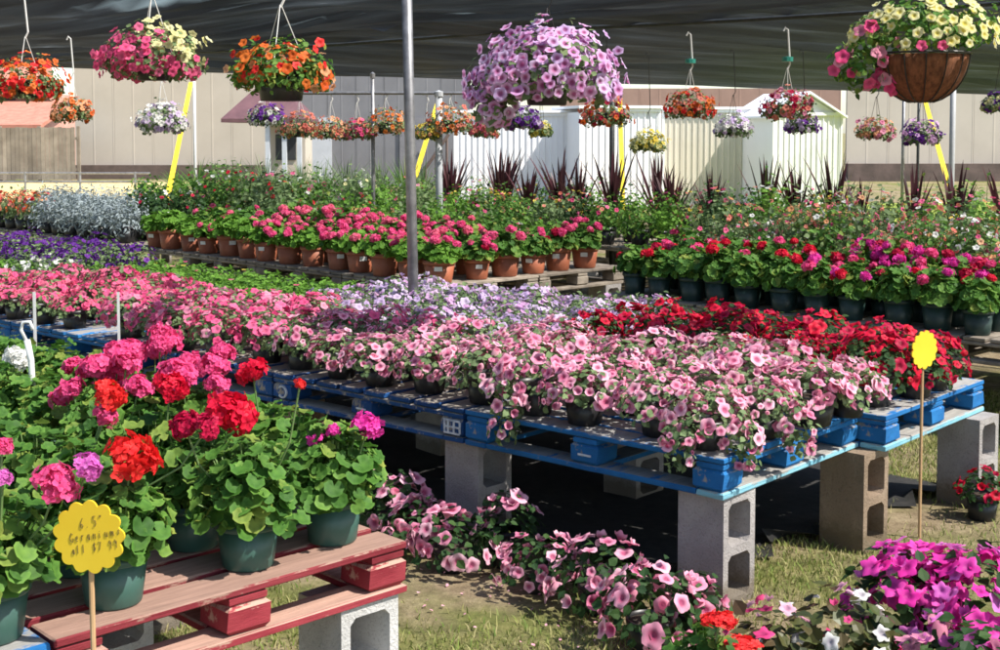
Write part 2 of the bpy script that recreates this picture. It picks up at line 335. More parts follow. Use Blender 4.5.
WHITES = solid('white_siding', (.76, .75, .76), (.82, .81, .82), .8, .5, 0, coord='World')
TANS = solid('tan_siding', (.56, .51, .42), (.62, .57, .48), .8, .6, 0, coord='World')
GREYS = solid('grey_siding', (.15, .145, .15), (.19, .185, .19), .8, .6, 0, coord='World')
MAROON = solid('maroon_roofing', (.09, .04, .045), (.13, .06, .065), 3, .6, .2)
BROWNT = solid('brown_timber', (.07, .05, .04), (.13, .09, .075), 2, .85, .3, coord='World')
FENCEW = solid('fence_wood', (.17, .14, .105), (.26, .22, .17), 2, .9, .4, coord='World', rand=.25)
SALMON = solid('salmon_roofing', (.36, .13, .085), (.45, .19, .13), 4, .8, .3)
PINKW = solid('pink_wall', (.45, .22, .17), (.52, .28, .22), 2, .8, .2)
DARKIN = solid('dark_recess', (.02, .022, .025), (.035, .037, .04), 2, .6, 0)
def wx(px, Y): return (px - 500) / FPX * Y
t = siding('beige_building', wx(76, 46), wx(312, 46), 46, .5, 5.2, BEIGE, 'long beige panelled building behind the pipe rail, left of the maroon roof', 1.3, .65, cat='building')
MB().box(-.2, wx(312, 46) - wx(76, 46), -.25, .15, 0, .5).obj('timber_base', BROWNT, t)
t = siding('beige_building', wx(846, 44), wx(1100, 44), 44, .6, 5.0, BEIGE, 'beige panelled building behind the round hanging coco basket, right background', 1.5, .75, cat='building')
MB().box(0, wx(1100, 44) - wx(846, 44), -.25, .15, 0, .6).obj('timber_base', BROWNT, t)
t = siding('grey_building', wx(300, 40), wx(470, 40), 40, 0, 4.2, GREYS, 'grey ribbed building behind the row of peach hanging baskets', .9, .45, cat='building')
door = MB().box(wx(400, 40) - wx(300, 40), wx(424, 40) - wx(300, 40), -.06, .0, 0, 2.1).obj('door', solid('grey_door', (.16, .155, .16), (.2, .19, .2), 3, .5, 0), t)
MB().box(wx(419, 40) - wx(300, 40), wx(421, 40) - wx(300, 40), -.12, -.06, 1.0, 1.08).obj('handle', STEEL, door)
MB().box(wx(312, 40) - wx(300, 40), wx(332, 40) - wx(300, 40), -.05, .0, 0, 2.1).obj('door', solid('pale_door', (.42, .43, .45), (.48, .49, .51), 3, .5, 0), t)
st = thing('stair_rail', 'brown sloping stair rail against the grey building', 'railing', (wx(424, 39), 39, 0))
for i in range(2): MB().tube([(0, -.2 * i, .5), (.75, -.2 * i, 1.6)], .05, 6).obj('rail', BROWNT, st); 
for i in range(3): MB().tube([(.05 + .32 * i, -.1, 0), (.05 + .32 * i, -.1, .57 + .47 * i)], .04, 6).obj('post', BROWNT, st)
# white and tan sheds
def shed(x0, x1, y, h, hp, mat, label, rot=0, depth=2.2, roofm=None):
    W = x1 - x0; t = thing('storage_shed', label, 'shed', (x0, y, 0), rot, 'pale storage sheds')
    pw = W / max(1, round(W / .42)); m = MB(); nr = 3; xs = []
    for i in range(nr): a = i * pw / nr; e = pw / nr; xs += [(a, 0), (a + e * .7, 0), (a + e * .78, -.02), (a + e * .94, -.02)]
    xs.append((pw - .008, 0)); V = [(x, yy, z) for x, yy in xs for z in (.05, h)]; F = []
    for i in range(len(xs) - 1): F += [(2 * i, 2 * i + 2, 2 * i + 3), (2 * i, 2 * i + 3, 2 * i + 1)]
    me = m.add(V, F).mesh('panel', mat)
    for i in range(round(W / pw)): link('panel', me, t, (i * pw, 0, 0))
    MB().box(.0, W, .012, depth, .03, h - .01).obj('wall', mat, t)
    for x in (-.05, W): MB().box(x, x + .05, -.03, .05, 0, h).obj('corner_trim', WHITES, t)
    MB().box(-.05, W + .05, -.05, .0, h, h + .07).obj('eave_trim', WHITES, t)
    if hp > h:
        MB().add([(0, .0, h), (W, .0, h), (W / 2, .0, hp), (0, .04, h), (W, .04, h), (W / 2, .04, hp)], [(0, 1, 2), (3, 5, 4), (0, 2, 5), (0, 5, 3), (1, 4, 5), (1, 5, 2)]).obj('gable', mat, t)
        r = MB()
        for s in (0, 1):
            xe, xm = (-.12, W / 2) if s == 0 else (W + .12, W / 2); zl = h - .06 + .0; r.add([(xe, -.12, zl), (xm, -.12, hp + .03), (xm, depth, hp + .03), (xe, depth, zl), (xe, -.12, zl + .05), (xm, -.12, hp + .08), (xm, depth, hp + .08), (xe, depth, zl + .05)], [(0, 1, 2), (0, 2, 3), (4, 6, 5), (4, 7, 6), (0, 5, 1), (0, 4, 5), (3, 2, 6), (3, 6, 7), (0, 3, 7), (0, 7, 4)])
        r.obj('roof', roofm or WHITES, t)
    else: MB().box(-.08, W + .08, -.1, depth + .1, h + .072, h + .13).obj('roof', roofm or WHITES, t)
    return t
shed(wx(456, 29), wx(582, 29), 29, 2.02, 0, WHITES, 'wide white ribbed shed with flat top behind the lavender hanging basket', R(3))
shed(wx(581, 28), wx(661, 28), 27.9, 2.10, 0, WHITES, 'white ribbed shed behind the small yellow hanging basket', R(12))
shed(wx(664, 29.5), wx(772, 29.5), 29.5, 2.10, 0, TANS, 'tan ribbed shed between the white shed and the gabled shed', R(2))
shed(wx(774, 28), wx(846, 28), 28, 2.02, 2.46, WHITES, 'white gabled shed with peaked roof, rightmost of the sheds', R(14))
siding('brown_building', wx(560, 52), wx(840, 52), 52, 0, 3.4, solid('brown_siding', (.26, .16, .12), (.32, .2, .15), 1, .7, 0), 'brown low building whose top shows above the sheds', 1.6, .8, cat='building')
# maroon-roofed kiosk
k = thing('kiosk', 'small kiosk with maroon hipped roof and grey posts before the beige building', 'kiosk', (wx(272, 36), 36, 0))
hw = 1.15; z0, z1 = 2.02, 2.95
MB().add([(-hw, -hw, z0), (hw, -hw, z0), (hw, hw, z0), (-hw, hw, z0), (-.35, 0, z1), (.35, 0, z1), (-hw, -hw, z0 - .1), (hw, -hw, z0 - .1), (hw, hw, z0 - .1), (-hw, hw, z0 - .1)],
         [(0, 1, 5), (0, 5, 4), (1, 2, 5), (2, 3, 4), (2, 4, 5), (3, 0, 4), (6, 1, 0), (6, 7, 1), (7, 2, 1), (7, 8, 2), (8, 3, 2), (8, 9, 3), (9, 0, 3), (9, 6, 0), (6, 8, 7), (6, 9, 8)]).obj('roof', MAROON, k)
for x in (-.0, .45, .85): MB().box(x, x + .12, -1.0, -.88, 0, z0 - .1).obj('post', solid('pale_post', (.42, .44, .46), (.5, .52, .54), 3, .5, 0) if 'pale_post' not in MATS else MATS['pale_post'], k)
MB().box(.0, 1.0, -.5, .8, 0, 1.9).obj('booth', BEIGE, k)
MB().box(.2, .75, -.54, -.505, .9, 1.6).obj('window', DARKIN, k)
# left: salmon-roofed house, wooden fence, pipe rail
h = thing('house', 'pink house with salmon shingle roofs behind the wooden fence', 'house', (-22.5, 52, 0))
MB().box(-6, 4.2, 0, 6, 0, 2.2).obj('wall', PINKW, h)
MB().add([(-6.5, -1.2, 1.95), (4.6, -1.2, 1.95), (4.6, 3, 3.0), (-6.5, 3, 3.0), (-6.5, -1.2, 1.8), (4.6, -1.2, 1.8), (4.6, 3, 2.85), (-6.5, 3, 2.85)], [(0, 1, 2), (0, 2, 3), (4, 6, 5), (4, 7, 6), (0, 5, 1), (0, 4, 5), (1, 5, 6), (1, 6, 2)]).obj('roof', SALMON, h)
MB().box(-6, 3.4, 3.2, 6, 2.7, 3.3).obj('upper_wall', PINKW, h)
MB().add([(-6.4, 2.7, 3.2), (3.9, 2.7, 3.2), (2.6, 6, 4.6), (-6.4, 6, 4.6)], [(0, 1, 2), (0, 2, 3)]).obj('upper_roof', SALMON, h)
for x in (-2, -.4, 1.2): MB().box(x, x + .8, 3.16, 3.198, 2.78, 3.1).obj('window', DARKIN, h)
f = thing('wooden_fence', 'weathered tall wooden board fence at the left before the beige building', 'fence', (wx(-40, 44), 44, 0))
fl = wx(78, 44) - wx(-40, 44); bm_ = MB().box(0, .135, 0, .025, .05, 1.82).mesh('board', FENCEW)
for i in range(int(fl / .145)): link('board', bm_, f, (i * .145, random.uniform(-.006, .006), random.uniform(-.02, .02)))
for z in (.35, 1.4): MB().box(0, fl, .026, .07, z, z + .09).obj('rail', FENCEW, f)
for i in range(4): MB().box(i * fl / 3 - .05, i * fl / 3 + .05, .071, .17, 0, 1.86).obj('post', FENCEW, f)
r_ = thing('pipe_rail', 'low grey pipe rail along the dry yellow field', 'railing', (0, 36, 0))
for z in (.28, .52): MB().tube([(wx(-60, 36), 0, z), (wx(150, 36), 0, z)], .03, 6).obj('rail', STEEL, r_)
for px in (-30, 25, 80, 135): MB().tube([(wx(px, 36), 0, 0), (wx(px, 36), 0, .56)], .035, 6).obj('post', STEEL, r_)

# ---------------------------------------------------------------- poles and straps
PALEST = solid('pale_painted_steel', (.40, .42, .44), (.48, .50, .52), 14, .5, .1)
def pole(px, py, Y, r, ztop, mat, label, lean=0):
    p = at(px, py, Y=Y); o = MB().tube([(0, 0, 0), (lean * .5, 0, ztop / 2), (lean, 0, ztop)], r, 12).obj('pole', mat, smooth=True)
    t = thing('canopy_pole', label, 'pole', (p.x, Y, 0), 0, 'poles holding up the shade cloth'); o.parent = t; o.name = 'shaft'
    MB().lathe([(r, .02), (r * 2.4, .02), (r * 2.4, 0)], 12).obj('base_plate', mat, t); MB().lathe([(r * 1.02, ztop - .05), (r * 1.3, ztop - .05), (r * 1.3, ztop), (.001, ztop + .02)], 12).obj('cap', mat, t)
    return t
pole(415, 150, 7.35, .030, 2.86, STEEL, 'thick grey steel pole rising between the pink petunias, nearest of all poles', -.05)
pole(195, 150, 20, .022, 2.52, WHITEP, 'thin white pole behind the grasses at left')
pole(373, 150, 14.3, .022, 2.3, STEEL, 'thin grey post under the rail with the peach hanging baskets, left one')
pole(439, 150, 14.3, .04, 2.1, PALEST, 'thick pale grey post just right of the nearest pole')
pole(612, 150, 15, .032, 2.42, DKSTEEL, 'dark post before the white shed, right of the lavender basket')
pole(903, 150, 20, .025, 2.42, STEEL, 'thin grey pole left of the small purple basket at right')
pole(918, 150, 18, .020, 2.42, DKSTEEL, 'thin dark pole directly behind the small purple basket at right')
pole(952, 150, 16, .035, 2.6, PALEST, 'grey pole right of the coco basket')
YEL = solid('yellow_webbing', (.75, .55, .02), (.82, .64, .04), 6, .6, 0)
def strap(p0, p1, Y0, Y1, label):
    a, b_ = at(*p0, Y=Y0), at(*p1, Y=Y1); d = (a - b_); a = b_ + d * 1.0
    b_ = b_ - d * max(0, (b_.z - .02) / d.z)
    o = MB().add([tuple(a + Vector((-.035, 0, 0))), tuple(a + Vector((.035, 0, 0))), tuple(b_ + Vector((.035, 0, 0))), tuple(b_ + Vector((-.035, 0, 0))), tuple(a + Vector((-.035, .01, 0))), tuple(a + Vector((.035, .01, 0))), tuple(b_ + Vector((.035, .01, 0))), tuple(b_ + Vector((-.035, .01, 0)))],
                 [(0, 2, 1), (0, 3, 2), (4, 5, 6), (4, 6, 7), (0, 4, 7), (0, 7, 3), (1, 2, 6), (1, 6, 5)]).obj('tie_down_strap', YEL)
    tag(o, label, 'strap', 'yellow tie-down straps')
strap((191, 82), (171, 180), 21.5, 18, 'yellow strap slanting beside the thin white pole')
strap((440, 94), (418, 168), 22, 18, 'yellow strap slanting behind the nearest grey pole')
strap((620, 100), (622, 172), 22, 20, 'yellow strap beside the dark post before the sheds')
strap((924, 96), (949, 186), 21.5, 17.5, 'yellow strap slanting behind the coco basket')
ra = at(296, 93, Y=14.3); rb = at(470, 93, Y=14.3)
tag(MB().tube([tuple(ra), tuple(rb)], .018, 8).obj('hanging_rail', STEEL), 'grey pipe rail the peach and coral baskets hang from', 'rail')

# ---------------------------------------------------------------- pallets and concrete blocks
def box_mesh(name, x, y, z, mat, wob=.002):
    """a sawn board with slightly worn edges: bevelled box"""
    b_ = min(x, y, z) * .16; m = MB(); V = []; F = []
    rings = [(b_, 0), (0, b_), (0, z - b_), (b_, z)]
    for ins, zz in rings:
        for sx, sy in ((0, 0), (1, 0), (1, 1), (0, 1)): V.append((sx * x + (ins if sx == 0 else -ins) + random.uniform(-wob, wob), sy * y + (ins if sy == 0 else -ins) + random.uniform(-wob, wob), zz + random.uniform(-wob, wob) * .5))
    for i in range(3):
        for j in range(4): a, b2, c, d = i * 4 + j, i * 4 + (j + 1) % 4, (i + 1) * 4 + (j + 1) % 4, (i + 1) * 4 + j; F += [(a, b2, c), (a, c, d)]
    F += [(0, 2, 1), (0, 3, 2), (12, 13, 14), (12, 14, 15)]
    return m.add(V, F).mesh(name, mat)
PX, PY, PH = 1.006, 1.21, .142                        # pallet along E1, along E2, height
PMESH = {}
def pallet(u, v, z, mat, label, mat2=None, group='pallets', along=1, origin=None, full=True, stencil=None, rot=None):
    o = (uv(u, v, z) if origin is None else origin)
    t = thing('wood_pallet', label, 'pallet', o, R(TH if rot is None else rot), group)
    key = (mat.name, along, full)
    if key not in PMESH:
        PMESH[key] = dict(deck=[box_mesh('deck_board', PX, .125, .02, mat) if along else box_mesh('deck_board', .125, PY, .02, mat) for _ in range(3)],
            cross=box_mesh('stringer_board', .11, PY - .006, .02, mat) if along else box_mesh('stringer_board', PX - .006, .11, .02, mat),
            block=[box_mesh('block', .125, .125, .076, mat, .003) for _ in range(2)], bx=box_mesh('bottom_board', PX, .11, .022, mat), by=box_mesh('bottom_board', .11, PY - .226, .022, mat))
    Mh = PMESH[key]; nd = 8 if along else 7; L_ = PY if along else PX
    for i in range(nd):
        q = i * (L_ - .125) / (nd - 1); dz = random.uniform(0, .002)
        link('deck_board', random.choice(Mh['deck']), t, (0, q, PH - .02 + dz) if along else (q, 0, PH - .02 + dz))
    for i in range(3):
        link('stringer_board', Mh['cross'], t, (i * (PX - .12) / 2 + .003, .003, .0995) if along else (.003, i * (PY - .12) / 2 + .003, .0995))
    if full:
        for i in range(3):
            for j in range(3): link('block', random.choice(Mh['block']), t, (i * (PX - .127) / 2 + .001, j * (PY - .127) / 2 + .001, .0232))
        b0 = [(0, 0), (0, PY / 2 - .055), (0, PY - .11)]
        for x, y in b0:
            bo = link('bottom_board', Mh['bx'], t, (x, y, 0))
            if mat2 and y == 0: bo.data = mat2; bo['label'] = 'pale teal worn bottom board'
        for x in (0, PX / 2 - .055, PX - .11):
            for q in (0,): link('bottom_board', Mh['by'], t, (x, .113, 0))
    if stencil:
        for (yy, kind) in stencil:
            m = MB()
            if kind == 'C':
                pts = [( -.0022, yy + .028 * math.cos(a), .062 + .026 * math.sin(a)) for a in np.linspace(.7, 5.6, 14)]
                for a, b_ in zip(pts, pts[1:]): m.tube([a, b_], .006, 4)
            elif kind == 'box':
                for zz in (.036, .062, .088): m.box(-.0045, -.0012, yy - .045, yy + .045, zz - .004, zz + .004)
                for q in (-.045, -.012, .02, .04): m.box(-.004, -.0014, yy + q - .005, yy + q + .005, .038, .086)
            else: m.box(-.0045, -.0012, yy - .03, yy + .03, .055, .062)
            m.obj('stencil_mark', STENCIL, t)
    return t
def cinder(name_z, p, mat, label, rz=0):
    """hollow block stood on end: two openings through it along E2"""
    w_, d_, h_ = .194, .194, .397; m = MB(); tks = .03; web = .032
    ch = .018
    # cross-section in (x,z), openings chamfered and tapering slightly from one face to the other
    def ring(z0, z1, x0, x1, c): return [(x0 + c, z0), (x1 - c, z0), (x1, z0 + c), (x1, z1 - c), (x1 - c, z1), (x0 + c, z1), (x0, z1 - c), (x0, z0 + c)]
    holes = [(tks, h_ / 2 - web / 2), (h_ / 2 + web / 2, h_ - tks)]
    mid = h_ / 2
    for y, g_ in ((0, 0), (d_, .005)):
        for (a, b_), (c0, c1) in zip(holes, ((0, mid), (mid, h_))):
            out = [(0.0, c0), (w_, c0), (w_, c0), (w_, c1), (w_, c1), (0, c1), (0, c1), (0, c0)]
            inn = ring(a + g_, b_ - g_, tks + g_, w_ - tks - g_, ch)
            out = [(tks + ch, c0), (w_ - tks - ch, c0), (w_, a + ch), (w_, b_ - ch), (w_ - tks - ch, c1), (tks + ch, c1), (0, b_ - ch), (0, a + ch)]
            cor = {1: (w_, c0), 3: (w_, c1), 5: (0, c1), 7: (0, c0)}
            V = [(x, y, z) for x, z in out] + [(x, y, z) for x, z in inn]; F = []
            for i in range(8):
                j = (i + 1) % 8
                if i in cor:
                    V.append((cor[i][0], y, cor[i][1])); kx = len(V) - 1; F += [(i, kx, 8 + i), (kx, j, 8 + j), (kx, 8 + j, 8 + i)]
                else: F += [(i, j, 8 + j), (i, 8 + j, 8 + i)]
            if y > 0: F = [f_[::-1] for f_ in F]
            m.add(V, F)
    for (a, b_) in holes:
        i0 = ring(a, b_, tks, w_ - tks, ch); i1 = ring(a + .005, b_ - .005, tks + .005, w_ - tks - .005, ch)
        V = [(x, 0, z) for x, z in i0] + [(x, d_, z) for x, z in i1]; F = []
        for i in range(8): j = (i + 1) % 8; F += [(i, j, 8 + j), (i, 8 + j, 8 + i)]
        m.add(V, F)
    V = [(0, 0, 0), (w_, 0, 0), (w_, d_, 0), (0, d_, 0), (0, 0, h_), (w_, 0, h_), (w_, d_, h_), (0, d_, h_)]
    m.add(V, [(0, 2, 1), (0, 3, 2), (4, 5, 6), (4, 6, 7), (0, 7, 3), (0, 4, 7), (1, 2, 6), (1, 6, 5)])
    o = m.obj('cinder_block', mat); place(o, p, R(TH) + rz); tag(o, label, 'block', 'cinder blocks under the tables'); return o
BZ = .399
G0 = 'pallets of the big flower table'
def bl(u, v): return uv(u, v, 0)
teal_bottom = box_mesh('bottom_board', PX, .11, .022, TEALP)
MIDCOL = {(0, 0): BLUE, (1, 0): BLUE, (0, 1): DKBLUE, (1, 1): DKBLUE}
COLN = {'blue_pallet_paint': 'bright blue', 'dark_blue_pallet_paint': 'dark blue', 'weathered_wood': 'weathered bare', 'red_pallet_paint': 'red'}
midlab = {(0, 0): 'bright blue pallet at the corner of the big table carrying pale pink petunias', (1, 0): 'bright blue pallet under the red petunias at the right of the big table',
          (0, 1): 'dark blue pallet with stencilled end blocks, left of the bright blue corner pallet', (0, 2): 'dark blue pallet under the rose pink petunias, left of the stencilled pallet', (0, 3): 'blue pallet under the coral pink flowers in black pots, nearer part',
          (0, 4): 'blue pallet under the coral pink flowers at the left edge', (1, 1): 'dark blue pallet under the nearer lavender petunias', (1, 2): 'dark blue pallet under the farther lavender petunias', (1, 3): 'dark blue pallet under the nearer green seedlings', (1, 4): 'dark blue pallet under the farther green seedlings', (1, 5): 'dark blue pallet under the purple petunias', (0, 5): 'dark blue pallet left of the seedlings behind the coral pink flowers', (1, 6): 'dark blue pallet behind the purple petunias', (1, 7): 'dark blue pallet at the far left end of the big table', (0, 6): 'dark blue pallet at the left end behind the white petunias'}
MP = {}
for (i, j), lb in midlab.items():
    mt = BLUE if j in (0, 3, 4) else DKBLUE
    st_ = [(.06, 'box'), (PY / 2, 'dash'), (PY - .07, 'C')] if (i, j) == (0, 1) else ([(.6, 'dash')] if (i, j) == (0, 0) else None)
    pallet(0, 0, BZ, mt, lb, origin=bt(i * 1.02, j * 1.222, BZ), rot=TB, mat2=teal_bottom if j == 0 else None, group=G0, along=(0 if i == 0 and j == 0 else 1), full=(j < 5), stencil=st_)
blk = {(.03, .02): (0, 'grey cinder block under the near corner of the bright blue pallet'), (.92, .03): (1, 'brown cinder block standing under the joint of the two bright blue pallets'), (1.83, .03): (0, 'grey cinder block at the right edge behind the red geranium'),
       (.03, 1.17): (0, 'pale grey cinder block where the dark blue and bright blue pallets meet'), (.03, 2.34): (1, 'brown cinder block under the stencilled end of the dark blue pallet'), (.03, 3.56): (0, 'grey cinder block under the coral pink flowers, nearer one'), (.03, 4.78): (0, 'grey cinder block under the coral pink flowers, farther one')}
for (u, v), (mi, lb) in blk.items(): cinder(0, bt(u, v, 0), BLOCKM[mi], lb, R(TB - TH - 3))
for n_, (u, v) in enumerate([(.92, 1.12), (1.83, 1.12), (.92, 2.34), (1.83, 2.34), (.92, 3.56), (1.83, 3.56), (.92, 4.78), (1.83, 4.78), (1.83, 6.0), (.92, 6.0), (1.83, 7.2), (.92, 7.2), (.03, 6.0), (1.06, 8.36), (1.83, 8.36), (.03, 7.2)]):
    cinder(0, bt(u, v, 0), BLOCKM[0], f'grey cinder block in the dark under the big table, {["near", "inner", "far"][int(u > .5) + int(u > 1.5)]} line, {ORD[round(v / 1.2)]} from the right')
# near table
KN = Vector((-.257, 3.50, 0))
def nt_(a, b_, z=0): return KN + E1 * a + E2 * b_ + Vector((0, 0, z))
G1 = 'pallets of the geranium table'
pallet(0, 0, 0, REDP, 'worn red pallet in the foreground carrying green geranium pots', group=G1, origin=nt_(-PX, 0, BZ))
pallet(0, 0, 0, BLUE, 'blue pallet cut off at the bottom left corner', group=G1, origin=nt_(-2 * PX - .012, 0, BZ))
pallet(0, 0, 0, REDP, 'red pallet behind the foreground one, under the hot pink geraniums', group=G1, origin=nt_(-PX, PY + .012, BZ))
pallet(0, 0, 0, BLUE, 'blue pallet under the leafy geraniums at the left edge', group=G1, origin=nt_(-2 * PX - .012, PY + .012, BZ))
cinder(0, nt_(-.215, .01), BLOCKM[2], 'white cinder block under the right corner of the red pallet')
cinder(0, nt_(-PX - .09, .02), BLOCKM[2], 'pale cinder block under the left end of the red pallet')
cinder(0, nt_(-.62, .62), BLOCKM[2], 'pale cinder block seen through the slots of the red pallet')
for a, b_ in ((-.215, 1.12), (-PX - .09, 1.12), (-.215, 2.2), (-PX - .09, 2.2), (-1.95, .02), (-1.95, 1.12), (-1.95, 2.2)): cinder(0, nt_(a, b_), BLOCKM[0], f'grey cinder block in the shade of the geranium table, {ORD[int(-a + .1)]} column, {ORD[int(b_)]} row back')
# back tables
TU, TV = 2.65, 4.45
for i in range(2):
    for j in range(8): pallet(TU + i * 1.018, TV + j * 1.222, BZ, OLDWOOD, f'bare wood pallet under the terracotta pots, {"front" if i == 0 else "rear"} line, {ORD[j]} from the right', group='bare pallets under the terracotta pots', full=(j < 3))
for j in range(9):
    for u in (TU + .05, TU + 1.8): cinder(0, uv(u, TV + min(j * 1.222, 9.55), 0), BLOCKM[0], f'grey cinder block under the terracotta pot table, {"front" if u < TU + 1 else "rear"} line, {ORD[j]} from the right')
GU, GV = 3.15, -.35
for i in range(2):
    for j in range(3): pallet(GU + i * 1.018, GV + j * 1.222, BZ, OLDWOOD, f'bare wood pallet under the dark green pots, {"front" if i == 0 else "rear"} line, {ORD[2 - j]} from the left', group='bare pallets under the dark green pots')
for j in range(4):
    for u in (GU + .05, GU + 1.8): cinder(0, uv(u, GV + min(j * 1.222, 3.45), 0), BLOCKM[0], f'grey cinder block under the dark green pots, {"front" if u < GU + 1 else "rear"} line, {ORD[j]} from the right')
BU, BV = 6.0, .6
for j in range(11):
    for i in range(2): pallet(BU + i * 1.018, BV + j * 1.222, BZ, OLDWOOD, f'bare wood pallet under the tall plants at the back, {"front" if i == 0 else "rear"} line, {ORD[j]} from the right', group='bare pallets at the back', full=False)
    for u in (BU + .05, BU + 1.8): cinder(0, uv(u, BV + j * 1.222 + .5, 0), BLOCKM[0], f'grey cinder block under the back table, {"front" if u < BU + 1 else "rear"} line, {ORD[j]} from the right')
TOP = BZ + PH + .003

# ---------------------------------------------------------------- plants: templates
def leaf_round(nl=7, k=18):
    """kidney-shaped ruffled geranium leaf, radius 1"""
    V = [(0, 0, 0)]; C = [(1.05, 1.05, .9, 1)]
    for ri, rr in enumerate((.6, 1.0)):
        for i in range(k):
            a = 2 * math.pi * i / k; d = abs((a - math.pi + math.pi) % (2 * math.pi) - math.pi); r = rr * (1 + (.07 * math.cos(nl * a) if ri else 0)) * (1 - .72 * math.exp(-(d / .32) ** 2))
            V.append((r * math.cos(a), r * math.sin(a), .18 * r * r - .03 + ((.10 * math.sin(nl * a + 1) + .05 * math.sin(3 * nl * a)) * r if ri else .02 * math.cos(nl * a))))
            C.append((.72, .78, .72, 1) if ri == 0 else (1.1, 1.1, 1.0, 1))
    F = [(0, 1 + i, 1 + (i + 1) % k) for i in range(k)]
    for i in range(k): a, b_ = 1 + i, 1 + (i + 1) % k; F += [(a, a + k, b_ + k), (a, b_ + k, b_)]
    return np.array(V), np.array(F), np.array(C)
def leaf_oval(w=.45):
    V = [(0, 0, 0), (.35, -w, .06), (.35, 0, -.02), (.35, w, .06), (.75, -w * .75, .05), (.75, 0, -.01), (.75, w * .75, .05), (1.15, 0, -.08)]
    F = [(0, 1, 2), (0, 2, 3), (1, 4, 5), (1, 5, 2), (2, 5, 6), (2, 6, 3), (4, 7, 5), (5, 7, 6)]
    return np.array(V, float), np.array(F), np.ones((8, 4))
def bloom5(throat=(.35, .12, .3), edge=(1, 1, 1), k=20, depth=.35, mid=(.95, .9, .95), notch=.085):
    """five-lobed open trumpet, radius 1"""
    V = [(0, 0, -depth)]; C = [(*throat, 1)]
    for rr, zz, cc in ((.26, -.12, throat), (.62, .0, mid), (1.0, .02, edge)):
        for i in range(k):
            a = 2 * math.pi * i / k; r = rr * (1 if rr < .9 else .95 + notch * math.cos(5 * a) + random.uniform(-.02, .02)); V.append((r * math.cos(a), r * math.sin(a), zz + (.09 * math.sin(a * 5 + .7) + .06 * math.sin(a * 10) - .10 * (1 + math.sin(2 * a)) * .5 if rr > .9 else 0))); C.append((*cc, 1))
    F = [(0, 1 + i, 1 + (i + 1) % k) for i in range(k)]
    for s in range(2):
        for i in range(k): a, b_ = 1 + s * k + i, 1 + s * k + (i + 1) % k; F += [(a, a + k, b_ + k), (a, b_ + k, b_)]
    return np.array(V), np.array(F), np.array(C)
def floret():
    V = []; F = []; C = []
    for i in range(5):
        a = 2 * math.pi * i / 5; n0 = len(V)
        for r, o, z in ((.08, 0, -.05), (.6, -.42, .08), (1.0, -.12, .02), (.95, .2, .04), (.55, .42, .10)):
            V.append((r * math.cos(a) - o * math.sin(a), r * math.sin(a) + o * math.cos(a), z)); s = .72 if r < .1 else random.uniform(.9, 1.08); C.append((s, s, s, 1))
        F += [(n0, n0 + 1, n0 + 2), (n0, n0 + 2, n0 + 3), (n0, n0 + 3, n0 + 4)]
    return np.array(V), np.array(F), np.array(C)
LR, LO, LN = leaf_round(), leaf_oval(), leaf_oval(.22)
FL = floret()
BL_PET = bloom5((.40, .10, .22)); BL_PLAIN = bloom5((.7, .7, .7), mid=(.95, .95, .95)); BL_DARK = bloom5((.45, .4, .4), mid=(.9, .9, .9))
BL_EYE = bloom5((.55, .22, .36), (1.05, 1.1, 1.1), mid=(1.02, .92, .98)); BL_IMP = bloom5((.55, .5, .6), mid=(.92, .9, .95), notch=.2); BL_YEL = bloom5((.9, .8, .3), mid=(1, 1, 1))
def rand_dirs(n, pmin=0.0, pmax=1.75):
    """directions on a dome, polar angle from straight up between pmin and pmax"""
    c = rng.uniform(math.cos(pmax), math.cos(pmin), n); a = rng.uniform(0, 6.2832, n); s = np.sqrt(1 - c * c)
    return np.stack([s * np.cos(a), s * np.sin(a), c], 1)
HEADM = {}
def head_mesh(colour, R_=.042, nf=56, fs=.0150, flat=.8):
    if (colour, R_) not in HEADM:
        ms = []
        for k in range(3):
            d = rand_dirs(nf, 0, 1.85); r = R_ * rng.uniform(.72, 1.12, nf); pos = d * r[:, None] * [1, 1, flat]
            m = MB().add(*scatter(*FL, pos, frames(d + rng.normal(0, .38, d.shape)), rng.uniform(.75, 1.25, nf) * fs * R_ / .042))
            inner = rand_dirs(14, 0, 3.0) * R_ * .55; m.add(*scatter(*FL, inner, frames(inner), np.full(14, fs * 1.1 * R_ / .042)))
            ms.append(m.mesh('flower_head', P[colour]))
        HEADM[(colour, R_)] = ms
    return random.choice(HEADM[(colour, R_)])
BLM = {}
def bloom_mesh(colour, tpl=None, form=0):
    """form 0 open, 1 wavy, 2 half open, 3 folded and fading"""
    key = (colour, id(tpl), form)
    if key not in BLM:
        t = BL_PET if tpl is None else tpl
        if form:
            v, f_, c = t; v = v.copy(); c = c.copy(); r = np.hypot(v[:, 0], v[:, 1]); a = np.arctan2(v[:, 1], v[:, 0])
            if form == 1: v[:, 2] += .16 * r * np.sin(2 * a + 1) - .08 * r * r
            elif form == 2: v[:, :2] *= (1 - .32 * r)[:, None]; v[:, 2] += .42 * r * r
            else: v[:, 2] -= .7 * r * r * (1 + .5 * np.sin(a)); v[:, :2] *= (1 - .3 * r)[:, None]; c[:, :3] *= [.92, .85, .8]
            t = (v, f_, c)
        BLM[key] = MB().add(*t).mesh('bloom', P[colour], True)
    return BLM[key]
POTM = {}
